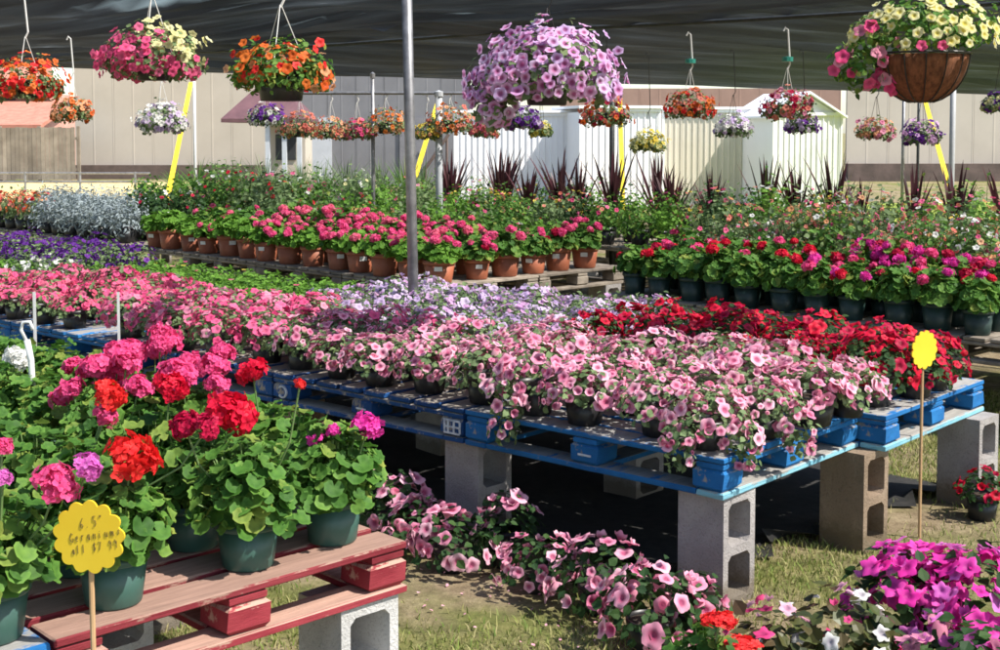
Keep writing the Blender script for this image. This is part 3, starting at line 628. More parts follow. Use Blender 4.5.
def pot_meshes(r, h, mat):
    key = (r, h, mat.name)
    if key not in POTM:
        b_ = r * .76; w_ = r * .05
        POTM[key] = (MB().lathe([(.001, 0), (b_, 0), (b_ + .003, .004), (r * .97, h * .86), (r * .97 - .003, h * .86), (b_ - .004, .006)], 22).mesh('pot', mat, True),
                     MB().lathe([(r * .965, h * .82), (r * 1.03, h * .83), (r * 1.045, h * .85), (r * 1.05, h), (r * .98, h), (r * .96, h * .84)], 22).mesh('rim', mat, True),
                     MB().lathe([(r * .955, h * .88), (r * .5, h * .9), (.001, h * .91)], 14).mesh('soil', SOIL))
    return POTM[key]
def add_pot(t, r, h, mat):
    a, b_, c = pot_meshes(r, h, mat); p = link('pot', a, t); link('rim', b_, p); link('soil', c, p); return p
def mat3(f): return Matrix([list(r) for r in f])
FOL = {}
def foliage_mesh(key, n, tpl, mat, a, hgt, zc, size, pmax=1.7, shell=(.55, 1.0), up=.5, spills=(), var=3, stem=None, lumps=.18):
    """a dome of leaves: radius a, height hgt, centre at zc; spills = (x, y, z, radius, share)"""
    full = (key, spills)
    if full not in FOL:
        out = []
        for k in range(var if not spills else 1):
            d = rand_dirs(n, 0, pmax); la = rng.uniform(0, 6.28, 3)
            lump = 1 + lumps * (np.sin(3 * np.arctan2(d[:, 1], d[:, 0]) + la[0]) * np.sin(4 * d[:, 2] + la[1]) + .5 * np.sin(7 * np.arctan2(d[:, 1], d[:, 0]) + la[2]))
            r = rng.uniform(*shell, n) ** .7 * lump; pos = d * r[:, None] * [a, a, hgt] + [0, 0, zc]; nn = d + [0, 0, up] + rng.normal(0, .38, d.shape)
            roll = d.copy()
            for (sx, sy, sz, sr, cnt) in spills:
                q = rand_dirs(cnt, 0, 3.1); pp = q * (rng.uniform(.3, 1, cnt) ** .6)[:, None] * sr + [sx, sy, sz]; pos = np.concatenate([pos, pp]); nn = np.concatenate([nn, q + [0, 0, .3] + rng.normal(0, .4, q.shape)]); roll = np.concatenate([roll, q])
            sc = rng.uniform(.65, 1.2, len(pos)) * size
            m = MB().add(*scatter(*tpl, pos, frames(nn, roll + rng.normal(0, .3, roll.shape)), sc))
            if stem:
                for i in range(0, len(pos), stem):
                    m.add(*strip((0, 0, max(0, zc - hgt * .2)), pos[i], .0022))
            out.append(m.mesh('foliage', mat))
        FOL[full] = out
    return random.choice(FOL[full])
def strip(a, b_, w_):
    a, b_ = np.array(a, float), np.array(b_, float); d = b_ - a; x = np.cross(d, [.3, .8, .5]); x = x / (np.linalg.norm(x) + 1e-9) * w_; y = np.cross(d, x); y = y / (np.linalg.norm(y) + 1e-9) * w_
    return np.array([a + x, a - .5 * x + .86 * y, a - .5 * x - .86 * y, b_ + x, b_ - .5 * x + .86 * y, b_ - .5 * x - .86 * y]), [(0, 1, 4), (0, 4, 3), (1, 2, 5), (1, 5, 4), (2, 0, 3), (2, 3, 5)], np.tile([.9, .9, .8, 1], (6, 1))

# ---------------------------------------------------------------- plants: kinds
def geranium(loc, label, group, colour, nheads, potmat, pr=.083, ph=.125, spread=.155, hgt=.24, leaves=0, heads=None, hr=.042, fol=G_GER, n=260, lsize=.0245, pot=True, name='potted_geranium', hz=(.02, .09)):
    t = thing(name, label, 'potted plant', loc, random.uniform(0, 6.28) if heads is None else 0, group)
    if pot: add_pot(t, pr, ph, potmat)
    zc = ph + .02
    if leaves:                                        # near plants: every leaf its own part
        d = rand_dirs(leaves, 0, 1.75); r = rng.uniform(.6, 1.06, leaves); pos = d * r[:, None] * [spread, spread, hgt] + [0, 0, zc]
        pos[:, 2] = np.maximum(pos[:, 2], ph * rng.uniform(.8, 1.2, leaves)); fr = frames(d * [1, 1, .6] + [0, 0, .75] + rng.normal(0, .3, d.shape), d); sc = rng.uniform(.7, 1.25, leaves) * lsize
        for i in range(leaves): link('leaf', LEAF[i % len(LEAF)], t, Vector(pos[i]), mat3(fr[i]), sc[i])
        m = MB()
        for i in range(leaves): m.add(*strip((pos[i][0] * .15, pos[i][1] * .15, ph * .9), pos[i] - [0, 0, .002], .0018))
        stuff(m.obj('stems', G_STEM, t))
        stuff(link('inner_foliage', foliage_mesh(('gin', round(spread, 2)), 170, LR, fol, spread * .78, hgt * .8, zc, lsize * .9, shell=(.3, .95)), t))
    else:
        stuff(link('foliage', foliage_mesh(('ger', fol.name, round(spread, 2), round(hgt, 2), n), n, LR, fol, spread, hgt, zc, lsize, shell=(.5, 1.0)), t))
    hs = heads
    if hs is None:
        hs = []
        cl = colour if isinstance(colour, (list, tuple)) else [colour]
        for i in range(nheads):
            d = rand_dirs(1, 0, 1.15)[0]; hs.append((*(d * [spread, spread, hgt] * 1.0 + [0, 0, zc + random.uniform(*hz)]), random.choice(cl), hr * random.uniform(.75, 1.15)))
    for (x, y, z, c, r) in hs:
        nrm = Vector((x * 1.2, y * 1.2, .22)).normalized(); f = mat3(frames(np.array([nrm]))[0])
        ho = link('flower_head', head_mesh(c), t, Vector((x, y, z)), f, r / .042)
        base = Vector((x * .3, y * .3, ph + .05)); mt_ = MB(); mt_.tube([tuple(base), tuple((base + Vector((x, y, z))) * .5 + Vector((x, y, 0)) * .15), (x, y, z - r * .2)], .0028, 5); mt_.obj('flower_stalk', G_STEM, t)
    return t
LEAF = []
for q in range(5):
    v, f_, c = LR; v = v.copy(); a = np.arctan2(v[:, 1], v[:, 0]); v[:, 2] += .07 * np.sin(3 * a + q * 1.7) * np.hypot(v[:, 0], v[:, 1]) + .10 * np.sin(2 * a + q) * v[:, 0] ** 2
    LEAF.append(MB().add(v, f_, c).mesh('leaf', G_GER, True))
def petunia(loc, label, group, colour, nb, potmat=POT_BLACK, pr=.078, ph=.115, a=.17, hgt=.16, br=.024, spills=(), tpl=None, fol=G_PET, n=330, lsize=.026, pot=True, name='potted_petunia', pmax=1.75, joined=False, sub=None, rot=None):
    rz = (random.uniform(0, 6.28) if rot is None else rot) if not spills else 0
    t = thing(name, label, 'potted plant', loc, rz, group); sj = random.uniform(.88, 1.1); t.scale = (sj, sj, sj * random.uniform(.9, 1.12)); nb = int(nb * random.uniform(.72, 1.2))
    if pot: add_pot(t, pr, ph, potmat)
    zc = ph - .005
    stuff(link('foliage', foliage_mesh(('pet', fol.name, round(a, 2), round(hgt, 2), n), n, LO, fol, a, hgt, zc, lsize, pmax=1.8, spills=tuple(spills)), t))
    cl = colour if isinstance(colour, (list, tuple)) else [colour]
    d = rand_dirs(nb, 0, pmax); pos = d * rng.uniform(.9, 1.15, nb)[:, None] * [a, a, hgt] + [0, 0, zc]; nn = d + [0, -.22, .12] + rng.normal(0, .22, d.shape)
    for (sx, sy, sz, sr, cnt) in spills:
        k = max(2, cnt // 9); q = rand_dirs(k, 0, 2.4); q[:, 1] -= .45; q /= np.linalg.norm(q, axis=1, keepdims=True); pos = np.concatenate([pos, q * sr * 1.0 + [sx, sy, sz]]); nn = np.concatenate([nn, q + [0, -.4, .3]])
    fr = frames(nn); s = rng.choice([.55, .8, .95, 1.05, 1.2], len(pos), p=[.12, .2, .3, .25, .13]) * rng.uniform(.92, 1.08, len(pos)) * br
    if joined:
        for c in cl:
            sel = rng.integers(0, len(cl), len(pos)) == cl.index(c) if len(cl) > 1 else np.ones(len(pos), bool)
            if sel.any(): stuff(MB().add(*scatter(*(BL_PET if tpl is None else tpl), pos[sel], fr[sel], s[sel])).obj('blooms', P[c], t))
    else:
        for i in range(len(pos)): link('bloom', bloom_mesh(random.choice(cl), tpl, random.choice((0, 0, 1, 1, 2, 3))), t, Vector(pos[i]), mat3(fr[i]), s[i])
    return t

# ---------------------------------------------------------------- geraniums on the near table
NEAR = []
def px_head(px, py, Y, c, w_): return (px, py, Y, c, w_)
near_cols = [-.13, -.43, -.74, -1.05, -1.34]; near_rows = [.125, .37, .63, .90, 1.18, 1.46, 1.76, 2.06, 2.32]
man_heads = {  # heads seen in the photograph: pixel, colour, width in pixels
    (0, 0): [(367, 427, 'magenta', 32), (316, 439, 'magenta', 18), (333, 431, 'magenta', 15)],
    (1, 0): [(186, 427, 'crimson', 34), (300, 384, 'scarlet', 12)],
    (2, 0): [(130, 458, 'scarlet', 54)],
    (2, 1): [(206, 428, 'crimson', 30)],
    (3, 0): [(56, 484, 'hot_pink', 48), (88, 467, 'orchid', 30), (2, 447, 'hot_pink', 20), (3, 478, 'orchid', 18)],
    (1, 1): [(231, 415, 'red', 52)],
    (0, 1): [(253, 372, 'red', 31)],
    (1, 2): [(170, 387, 'red', 34)],
    (2, 2): [(108, 396, 'scarlet', 34), (105, 417, 'hot_pink', 26)],
}
lab_row = ['front', 'second', 'third', 'fourth', 'fifth', 'sixth', 'seventh', 'eighth', 'ninth']
for ri, b_ in enumerate(near_rows):
    for ci, a in enumerate(near_cols):
        p = nt_(a + random.uniform(-.025, .025), b_ + random.uniform(-.02, .02), TOP)
        if ri == 0 and ci == 3: p = nt_(-1.10, .11, TOP)
        if ri == 0 and ci == 2: p = nt_(-.80, .125, TOP)
        if not inview(p, 110): continue
        heads = None; col = 'hot_pink'; nh = 0; lv = 0
        if ri <= 2 or (ci >= 2 and ri <= 3): lv = 240 if ri == 0 else (180 if ri < 2 else 120)
        key = (ci, ri)
        if key in man_heads:
            heads = []
            for (hx, hy, c, w_) in man_heads[key]:
                q = at(hx, hy, Y=p.y - .05) - p; heads.append((q.x, q.y, q.z, c, w_ * p.y / FPX / 2 * .92))
        elif ri <= 2: heads = []
        elif ri >= 6: col = 'white'; nh = 2 if ci in (1, 2) else 0
        elif 68 < 500 + FPX * p.x / p.y < 215: nh = 8 if ri < 5 else 5
        if nh == 0 and heads is None: heads = []
        desc = {'hot_pink': 'hot pink', 'white': 'white'}[col] if nh else (man_heads[key][0][2].replace('_', ' ') if key in man_heads else 'green leafy')
        geranium(p, f'{desc} geranium, {ORD[ci]} from the right in the {lab_row[ri]} row of the near table', 'geraniums on the near table', col, nh, POT_GREEN, leaves=lv, heads=heads,
                 spread=.145 if ri else .138, hgt=.19 if ri else .185, hz=(.04, .12), hr=.044)
# white hooked stake and thin label stakes among the geraniums
q = at(33, 398, Y=4.3); m = MB(); m.tube([(q.x, q.y, .62), tuple(q), tuple(at(31, 360, Y=4.3)), tuple(at(27, 340, Y=4.3))], .011, 8)
m.tube([tuple(at(27, 342, Y=4.3)), tuple(at(21, 330, Y=4.3)), tuple(at(23, 322, Y=4.3)), tuple(at(30, 322, Y=4.3)), tuple(at(33, 330, Y=4.3))], .006, 8)
tag(m.obj('plastic_stake', WHITEP, smooth=True), 'white plastic cane with hooked top among the geraniums at the left', 'stake')
for (px, y0, y1, Y, lb) in ((34, 292, 345, 5.4, 'thin white label stake below the coral pink flowers, left one'), (118, 292, 345, 6.2, 'thin white label stake below the coral pink flowers, right one')):
    a = at(px, y0, Y=Y); tag(MB().box(a.x - .006, a.x + .006, Y, Y + .003, .0, a.z).obj('label_stake', WHITEP), lb, 'stake', 'thin white stakes')

# ---------------------------------------------------------------- petunias on the big table
ROWN = ['front', 'second', 'third', 'fourth', 'fifth', 'sixth', 'seventh']
us = [.13, .39, .66, .91, 1.18, 1.44, 1.68, 1.92]
def kind_at(u, v):
    if u > .98 and v < 1.6: return 'red'
    if u > (.8 if v < 3.2 else 1.0) and 1.6 <= v < 3.75: return 'lavender'
    if u > 1.0: return 'seedling'
    if v > 5.9: return None
    if v > 4.3: return 'coral'
    if v > 3.85 and u < 1.0: return None
    if v > 2.6: return 'rose'
    if v > 2.0: return 'soft' if u < .5 else 'rose'
    return 'pale'
sp_dirs = -B1 * .13
counts = {}
for ui, u in enumerate(us):
    vs = np.arange(.13, 5.9, .285)
    for vi, v in enumerate(vs):
        uu, vv = u + random.uniform(-.035, .035), v + random.uniform(-.035, .035)
        k = kind_at(uu, vv)
        if k in (None, 'seedling'): continue
        p = bt(uu, vv, TOP)
        if not inview(p, 40) or (k == 'red' and ui == 7): continue
        row = ROWN[ui] if ui < 7 else 'rearmost'
        sp = ()
        if ui == 0 and k in ('pale',) and vi in (0, 3):
            e = -B1 * .15; sp = ((round(e.x, 3), round(e.y, 3), .075, .08, 90), (round(e.x * 1.15, 3), round(e.y * 1.15, 3), .0 - .03 * (vi % 2), .06, 50))
        if vi == 0 and ui in (0, 1):
            e = -B2 * .15; sp = sp + ((round(e.x, 3), round(e.y, 3), .065, .08, 90), (round(e.x * 1.1, 3), round(e.y * 1.1, 3), -.0, .06, 50))
        cn = {'pale': 'pale pink', 'red': 'red', 'lavender': 'lavender', 'coral': 'coral pink', 'rose': 'rose pink', 'soft': 'soft pink'}[k]
        lb = f'{cn} petunia, {ORD[vi]} from the right in the {row} row of the big table'
        gp = f'{cn} petunias on the big table'
        if k == 'pale': petunia(p, lb, gp, ['pale_pink', 'pale_pink', 'soft_pink'], 82, a=.165, hgt=.125, br=.0245, spills=sp, tpl=BL_EYE)
        elif k == 'soft': petunia(p, lb, gp, ['soft_pink', 'pale_pink'], 74, a=.165, hgt=.125, br=.024, tpl=BL_EYE)
        elif k == 'rose': petunia(p, lb, gp, ['rose_pink', 'rose_pink', 'soft_pink'], 70, a=.165, hgt=.125, br=.024, tpl=BL_PLAIN, n=260)
        elif k == 'red': petunia(p, lb, gp, ['red', 'crimson'], 70, a=.15, hgt=.15, br=.026, tpl=BL_DARK, n=260, fol=G_DARK)
        elif k == 'lavender': petunia(p, lb, gp, ['lavender', 'lavender', 'lilac'], 60, a=.165, hgt=.115, br=.024, tpl=BL_PLAIN, n=260)
        elif k == 'coral': petunia(p, lb, gp, ['coral_pink', 'rose_pink'], 64, a=.15, hgt=.085, br=.023, tpl=BL_PLAIN, n=220, pmax=1.35)
# white flowers behind the coral ones
for i in range(3):
    p = bt(.92, 5.95 + .27 * i, TOP); petunia(p, f'white petunia behind the coral pink flowers at the left edge, {ORD[i]} from the right', 'white petunias', 'white', 22, a=.15, hgt=.14, br=.02, tpl=BL_PLAIN, n=160)
# seedlings in flats
for i in range(4):
    for j in range(18):
        u, v = 1.14 + .25 * i, 3.95 + .27 * j + random.uniform(-.02, .02); p = bt(u, v, TOP)
        if not inview(p, 20): continue
        t = thing('seedling_flat', f'low green seedlings in a flat, {ORD[j]} from the right in {["the front", "the second", "the third", "the rear"][i]} seedling row', 'seedlings', p, R(TB), 'flats of green seedlings')
        if v > 6.6 and i >= 1:
            bpy.data.objects.remove(t)
            petunia(p, f'dark purple petunia at the left, {ORD[j - 9]} from the right, {["", "front", "middle", "rear"][i]} row', 'purple petunias', 'purple', 34, a=.16, hgt=.16, br=.025, tpl=BL_PLAIN, n=200, joined=True, ph=.10)
            continue
        key = 'flat'
        if key not in PMESH: PMESH[key] = MB().box(-.115, .115, -.125, .125, 0, .055).mesh('tray', POT_BLACK)
        link('tray', PMESH[key], t); stuff(link('foliage', foliage_mesh(('seed',), 150, LO, G_BRIGHT, .13, .09, .05, .030, pmax=1.6, var=4), t))
        if random.random() < .35: link('bloom', bloom_mesh(random.choice(['yellow', 'rose_pink']), BL_PLAIN), t, Vector((random.uniform(-.1, .1), random.uniform(-.1, .1), .14)), Matrix.Identity(3), .022)

# ---------------------------------------------------------------- petunias on the ground in the aisle
gp_list = [(418, 512, 5.1, .14, 18), (452, 535, 4.85, .15, 20), (395, 500, 5.3, .13, 14), (540, 545, 4.62, .17, 24), (600, 570, 4.42, .16, 20), (650, 590, 4.08, .15, 20), (692, 575, 4.22, .12, 12), (508, 525, 4.9, .12, 8)]
for i, (px, py, Y, a, nb) in enumerate(gp_list):
    q = at(px, py, Y=Y); q.z = 0
    petunia(q, f'pink striped petunia sprawling on the ground before the big table, {ORD[sorted(g_[0] for g_ in gp_list).index(px)]} from the left', 'petunias on the ground', ['pale_pink', 'pale_pink', 'soft_pink'], int(nb * 2.1), pr=.07, ph=.09, a=a * 1.05, hgt=.15, br=.031, tpl=BL_EYE, n=170, fol=G_DARK, lsize=.032)
# black sheet added to deepen the shade under the big table
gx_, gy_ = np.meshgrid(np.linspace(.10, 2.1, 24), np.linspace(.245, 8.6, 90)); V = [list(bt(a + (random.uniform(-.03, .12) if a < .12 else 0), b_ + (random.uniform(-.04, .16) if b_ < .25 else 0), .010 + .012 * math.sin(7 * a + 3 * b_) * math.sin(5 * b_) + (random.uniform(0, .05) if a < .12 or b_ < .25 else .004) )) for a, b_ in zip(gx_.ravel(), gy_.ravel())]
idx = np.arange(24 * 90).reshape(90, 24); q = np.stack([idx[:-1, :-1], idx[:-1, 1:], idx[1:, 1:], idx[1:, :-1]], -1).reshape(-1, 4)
tag(MB().add(np.maximum(V, [-99, -99, .006]), np.concatenate([q[:, [0, 1, 2]], q[:, [0, 2, 3]]])).obj('table_shade_sheet', solid('black_table_shade', (.012, .012, .012), (.03, .028, .025), 20, .8, .4, coord='World'), smooth=True), 'added black sheet standing in for the deep shade under the big table', 'shade sheet')
# petals fallen on the ground
n_ = 260; pp = np.array([list(bt(random.uniform(-.7, .15), random.uniform(-.5, 3), .012)) for _ in range(n_)]); nn_ = rng.normal(0, .35, (n_, 3)) + [0, 0, 1]
tag(MB().add(*scatter(*LO, pp, frames(nn_), rng.uniform(.008, .016, n_))).obj('fallen_petals', P['pale_pink']), 'pink petals fallen on the grass before the big table', 'petals', kind='stuff')

# ---------------------------------------------------------------- bottom right plants
def bottom(px, py, Y, label, colour, nb, a, hgt, fol, br, pot=POT_DKGREEN, tpl=BL_IMP, z0=0, kind='p', lsize=.04):
    q = at(px, py, Y=Y); q.z = z0
    if kind == 'p': return petunia(q, label, 'plants at the bottom right', colour, nb, pot, .08, .13, a, hgt, br, tpl=tpl, fol=fol, n=200, lsize=lsize, name='potted_begonia', pmax=1.4)
    return geranium(q, label, 'plants at the bottom right', colour, nb, pot, leaves=70, spread=a, hgt=hgt, hr=br)
bottom(706, 640, 3.48, 'scarlet geranium in dark green pot at the bottom edge, leftmost of its group', 'scarlet', 0, .13, .17, G_GER, .03, kind='g')
qq = bpy.data.objects
t = [o for o in qq if o.get('label', '').startswith('scarlet geranium in dark green pot at the bottom')][0]
for (hx, hy, w_, c) in ((719, 620, 34, 'scarlet'), (741, 645, 34, 'scarlet')):
    q = at(hx, hy, Y=3.45); l = t.matrix_basis.to_3x3().inverted() @ (q - t.location)
    t.rotation_euler = (0, 0, 0); l = q - t.location; link('flower_head', head_mesh(c), t, l, Matrix.Identity(3), (w_ * 3.45 / FPX / 2 / .042, w_ * 3.45 / FPX / 2 / .042, .028 / .042 * .8))
    MB().tube([(l.x * .4, l.y * .4, .15), tuple(l)], .003, 5).obj('flower_stalk', G_STEM, t)
bottom(772, 628, 3.55, 'pink and white begonia with bronze leaves at the bottom edge, left one', ['pale_pink', 'hot_pink', 'white'], 20, .15, .21, G_BRONZE, .024, lsize=.042)
bottom(848, 625, 3.6, 'pink and white begonia with bronze leaves at the bottom edge, right one', ['pale_pink', 'hot_pink', 'white'], 22, .16, .24, G_BRONZE, .024, lsize=.042)
bottom(905, 585, 3.85, 'magenta impatiens with dark leaves, left one of the pair at the right edge', ['magenta', 'magenta', 'orchid'], 110, .16, .25, G_DARK, .030, lsize=.045)
bottom(975, 580, 3.8, 'magenta impatiens with dark leaves, right one of the pair at the right edge', ['magenta', 'magenta', 'orchid'], 150, .20, .27, G_DARK, .030, lsize=.045)
bottom(965, 640, 3.4, 'orchid pink impatiens in the bottom right corner', ['orchid', 'soft_pink'], 26, .17, .21, G_DARK, .03, lsize=.04)
q = at(982, 515, Y=5.5); q.z = 0
petunia(q, 'dark red petunia in black pot on the grass at the right edge', None, ['crimson', 'red'], 26, a=.13, hgt=.13, br=.026, tpl=BL_DARK, fol=G_DARK, n=200, ph=.13)

# ---------------------------------------------------------------- terracotta row, dark green row
def back_row(pts, potmat, pr, ph, colfn, nhfn, labfn, group, **kw):
    for i, p in enumerate(pts):
        p = p + Vector((random.uniform(-.03, .03), random.uniform(-.03, .03), 0)); sj = random.uniform(.9, 1.08)
        t = geranium(p, labfn(i), group, colfn(i), max(0, nhfn(i) + random.choice((-2, -1, 0, 0, 1, 2)) if nhfn(i) else 0), potmat, pr=pr, ph=ph, spread=kw.get('spread', .155), hgt=kw.get('hgt', .17), n=220, lsize=.030, hr=kw.get('hr', .034), hz=(.0, .04), fol=kw.get('fol', G_GER))
        t.scale = (sj, sj, sj * random.uniform(.92, 1.08))
        if kw.get('tags') and random.random() < .7:
            an = -math.pi / 2 - t.rotation_euler.z + random.uniform(-.5, .5); o = MB().box(.0, .003, -.028, .028, -.017, .017).obj('price_label', WHITEP, t); o.location = (math.cos(an) * pr * .985, math.sin(an) * pr * .985, ph * .66); o.rotation_euler = (0, .14, an)
ptsE2 = [uv(TU + .14, TV + .16 + .325 * i, TOP) for i in range(17)]; ptsE2 = [p for p in ptsE2 if 500 + FPX * p.x / p.y > 150]
back_row(ptsE2, POT_TERRA, .112, .17, lambda i: ['hot_pink', 'hot_pink', 'rose_pink', 'coral_pink'], lambda i: 6 if i < 8 else (2 if i < 11 else 0), lambda i: f'{"pink geranium" if i < 11 else "low green plant"} in terracotta pot, {ORD[i]} leftward from the table corner', 'terracotta pots, left row', fol=G_BRIGHT, spread=.16, hgt=.13, tags=True)
ptsE1 = [uv(TU + .46 + .31 * i, TV + .14, TOP) for i in range(5)]
back_row(ptsE1, POT_TERRA, .112, .17, lambda i: ['hot_pink', 'rose_pink', 'rose_pink', 'crimson'], lambda i: 5, lambda i: f'pink geranium in terracotta pot, {ORD[i]} rightward from the table corner', 'terracotta pots, right row', fol=G_GER, hgt=.16, tags=True)
for i in range(2):
    pts = [uv(TU + .42 + .27 * i, TV + .46 + .31 * k, TOP) for k in range(13)]; pts = [p for p in pts if 500 + FPX * p.x / p.y > 200]
    back_row(pts, POT_TERRA, .10, .17, lambda k: ['hot_pink', 'rose_pink', 'coral_pink'], lambda k: 10 if k < 8 else 1, lambda k, i=i: f'hot pink geranium behind the terracotta front row, {ORD[k]} from the right, {["nearer", "farther"][i]} line', 'geraniums behind the terracotta row', fol=G_GER, hgt=.2)
gpts = [uv(GU + .13, GV + 3.54 - .25 * i, TOP) for i in range(13)]; gpts = [p for p in gpts if inview(p, 20)]
back_row(gpts, POT_DKGREEN, .085, .15, lambda i: ['red', 'red', 'crimson'] if i < 6 else ['hot_pink', 'magenta', 'red'], lambda i: 2 if i < 6 else 3, lambda i: f'{"red" if i < 6 else "magenta"} geranium in dark green pot, {ORD[i]} from the left in the front row', 'dark green pots, front row', spread=.125, hgt=.16)
for r2 in range(2):
    gpts = [uv(GU + .36 + .22 * r2, GV + 3.50 - .25 * i, TOP) for i in range(14)]; gpts = [p for p in gpts if inview(p, 20)]
    back_row(gpts, POT_DKGREEN, .085, .15, lambda i: ['red', 'hot_pink'] if i < 6 else ['hot_pink', 'hot_pink', 'magenta', 'crimson'], lambda i: 3 if i < 5 else 8, lambda i, r2=r2: f'{"red" if i < 6 else "magenta"} geranium in dark green pot, {ORD[i]} from the left in the {["second", "third"][r2]} row', 'dark green pots, rear rows', spread=.13, hgt=.2)

# ---------------------------------------------------------------- taller plants at the back
def shrub(p, label, group, fol, a, hgt, n, lsize, cols=None, nb=0, br=.02, name='potted_shrub', tpl=LO, potmat=POT_BLACK, key='s'):
    t = thing(name, label, 'shrub', p, random.uniform(0, 6.28), group); add_pot(t, .10, .17, potmat)
    stuff(link('foliage', foliage_mesh((key, fol.name, round(a, 2), round(hgt, 2), n), n, tpl, fol, a, hgt, .17 + hgt * .25, lsize, pmax=2.2, shell=(.25, 1.05), up=.25, lumps=.3, stem=6), t))
    if nb:
        d = rand_dirs(nb, 0, 1.6); pos = d * [a, a, hgt] + [0, 0, .17 + hgt * .25]; fr = frames(d + rng.normal(0, .3, d.shape)); ix = rng.integers(0, len(cols), nb)
        for k, c in enumerate(cols):
            if (ix == k).any(): stuff(MB().add(*scatter(*BL_PLAIN, pos[ix == k], fr[ix == k], rng.uniform(.7, 1.3, (ix == k).sum()) * br)).obj('blooms', P[c], t))
    return t
def spiky(p, label, group, n, L_, mat, width, name, spread=.5, arch=.5, cat='grass plant'):
    t = thing(name, label, cat, p, random.uniform(0, 6.28), group); add_pot(t, .10, .17, POT_BLACK); m = MB()
    for i in range(n):
        a = random.uniform(0, 6.28); tilt = random.uniform(.03, spread); l = L_ * random.uniform(.55, 1.05); w_ = width * random.uniform(.7, 1.2); ar = arch * random.uniform(.4, 1.3)
        V = []; C = []
        for s in (0, .3, .6, .85, 1):
            r = l * (s * math.sin(tilt) + ar * .35 * s ** 2.5 * math.sin(tilt + .3)); z = .16 + l * (s * math.cos(tilt) - ar * .22 * s ** 3); ww = w_ * (.7 + .9 * s * (1 - s) * 2) * (1 - s ** 4 * .97)
            for sd_ in (-1, 1): V.append((r * math.cos(a) - sd_ * ww * math.sin(a), r * math.sin(a) + sd_ * ww * math.cos(a), z)); C.append((1, 1, 1, 1))
        F = []
        for q in range(4): F += [(2 * q, 2 * q + 1, 2 * q + 3), (2 * q, 2 * q + 3, 2 * q + 2)]
        m.add(V, F, C)
    stuff(m.obj('blades', mat, t)); return t
# roses and lantanas behind the dark green pots
k = 0
rs = []
for u in (3.95, 4.3, 4.65, 5.0):
    for v in np.arange(-.2, 3.2, .32):
        p = uv(u + random.uniform(-.06, .06), v + random.uniform(-.08, .08), TOP)
        if inview(p, 20): rs.append(p)
rs.sort(key=lambda p: p.x / p.y)
for i, p in enumerate(rs):
    shrub(p, f'bushy green shrub with small coral flowers behind the dark green pots, {ORD[i]} from the left', 'shrubs behind the dark green pots', random.choice([G_PET, G_GER, G_PET]), .26, random.choice([.26, .34]) if i % 3 else .44, 440, .036, ['coral', 'peach', 'rose_pink', 'white'], random.choice([24, 40, 60]), .019)
# cordylines and filler on the back table
rs = []
for v in np.arange(1.4, 9.4, .42): rs.append(uv(7.0 + random.uniform(-.2, .2), v + random.uniform(-.1, .1), TOP))
rs = [p for p in rs if inview(p, 15)]; rs.sort(key=lambda p: p.x / p.y)
for i, p in enumerate(rs): spiky(p, f'dark maroon spiky cordyline on the back table, {ORD[i]} from the left', 'maroon spiky plants', random.randint(22, 36), random.uniform(.60, .88), G_MAROON, .017, 'maroon_cordyline', .5, .35, 'spiky plant')
rs = []
for u in (6.15, 6.55, 7.5):
    for v in np.arange(1.0, 9.2, .45): rs.append((uv(u, v + random.uniform(-.1, .1), TOP), u))
rs = [q for q in rs if inview(q[0], 15)]; rs.sort(key=lambda q: q[0].x / q[0].y)
for i, (p, u) in enumerate(rs):
    shrub(p, f'green filler shrub among the maroon cordylines, {ORD[i]} from the left', 'green shrubs on the back table', random.choice([G_PET, G_GER, G_BRIGHT, G_DARK]), .24, random.choice([.22, .28, .34]), 320, .036, ['rose_pink', 'yellow', 'coral'], random.choice([0, 10, 24]), .019)
rs = [uv(6.2 + .45 * (i % 4) + random.uniform(-.15, .15), 9.3 + .17 * i + random.uniform(-.2, .2), TOP) for i in range(34)]; rs = [p for p in rs if inview(p, 15)]; rs.sort(key=lambda p: p.x / p.y)
for i, p in enumerate(rs):
    if i % 2: spiky(p, f'tall feathery green grass at the back, {ORD[i // 2]} from the left', 'tall green grasses', 110, random.uniform(.4, .85), random.choice([G_PET, G_PET, G_GER]), .006, 'ornamental_grass', 1.0, .9)
    else: shrub(p, f'loose pale green bush among the tall grasses, {ORD[i // 2]} from the left', 'bushes among the tall grasses', random.choice([G_PET, G_PET, G_BRIGHT]), .3, random.choice([.22, .3, .4]), 380, .05, ['white', 'cream', 'soft_pink'], random.choice([0, 10, 25]), .022, tpl=random.choice([LO, LN]), key='lg')
rs = [uv(5.35 + .3 * (i % 2), 6.6 + .3 * i + random.uniform(-.1, .1), 0) for i in range(20)]; rs = [p for p in rs if inview(p, 15)]; rs.sort(key=lambda p: p.x / p.y)
for i, p in enumerate(rs): shrub(p, f'knee high leafy plant in the gap before the tall grasses, {ORD[i]} from the left', 'plants on the ground before the tall grasses', random.choice([G_PET, G_GER, G_DARK]), .32, random.choice([.42, .5, .56]), 420, .05, ['crimson', 'rose_pink', 'white', 'peach'], random.choice([8, 16, 26]), .024, key='kg')
rs = [uv(3.55 + .38 * (i % 3), 5.2 + .33 * (i // 3) + random.uniform(-.1, .1), TOP) for i in range(30)]; rs.sort(key=lambda p: p.x / p.y)
for i, p in enumerate(rs): shrub(p, f'leafy green plant behind the terracotta pots, {ORD[i]} from the left', 'green plants behind the terracotta pots', random.choice([G_PET, G_GER, G_BRIGHT]), .22, random.choice([.18, .24, .3]), 320, .038, ['rose_pink', 'red', 'peach'], random.choice([0, 5, 9]), .018)
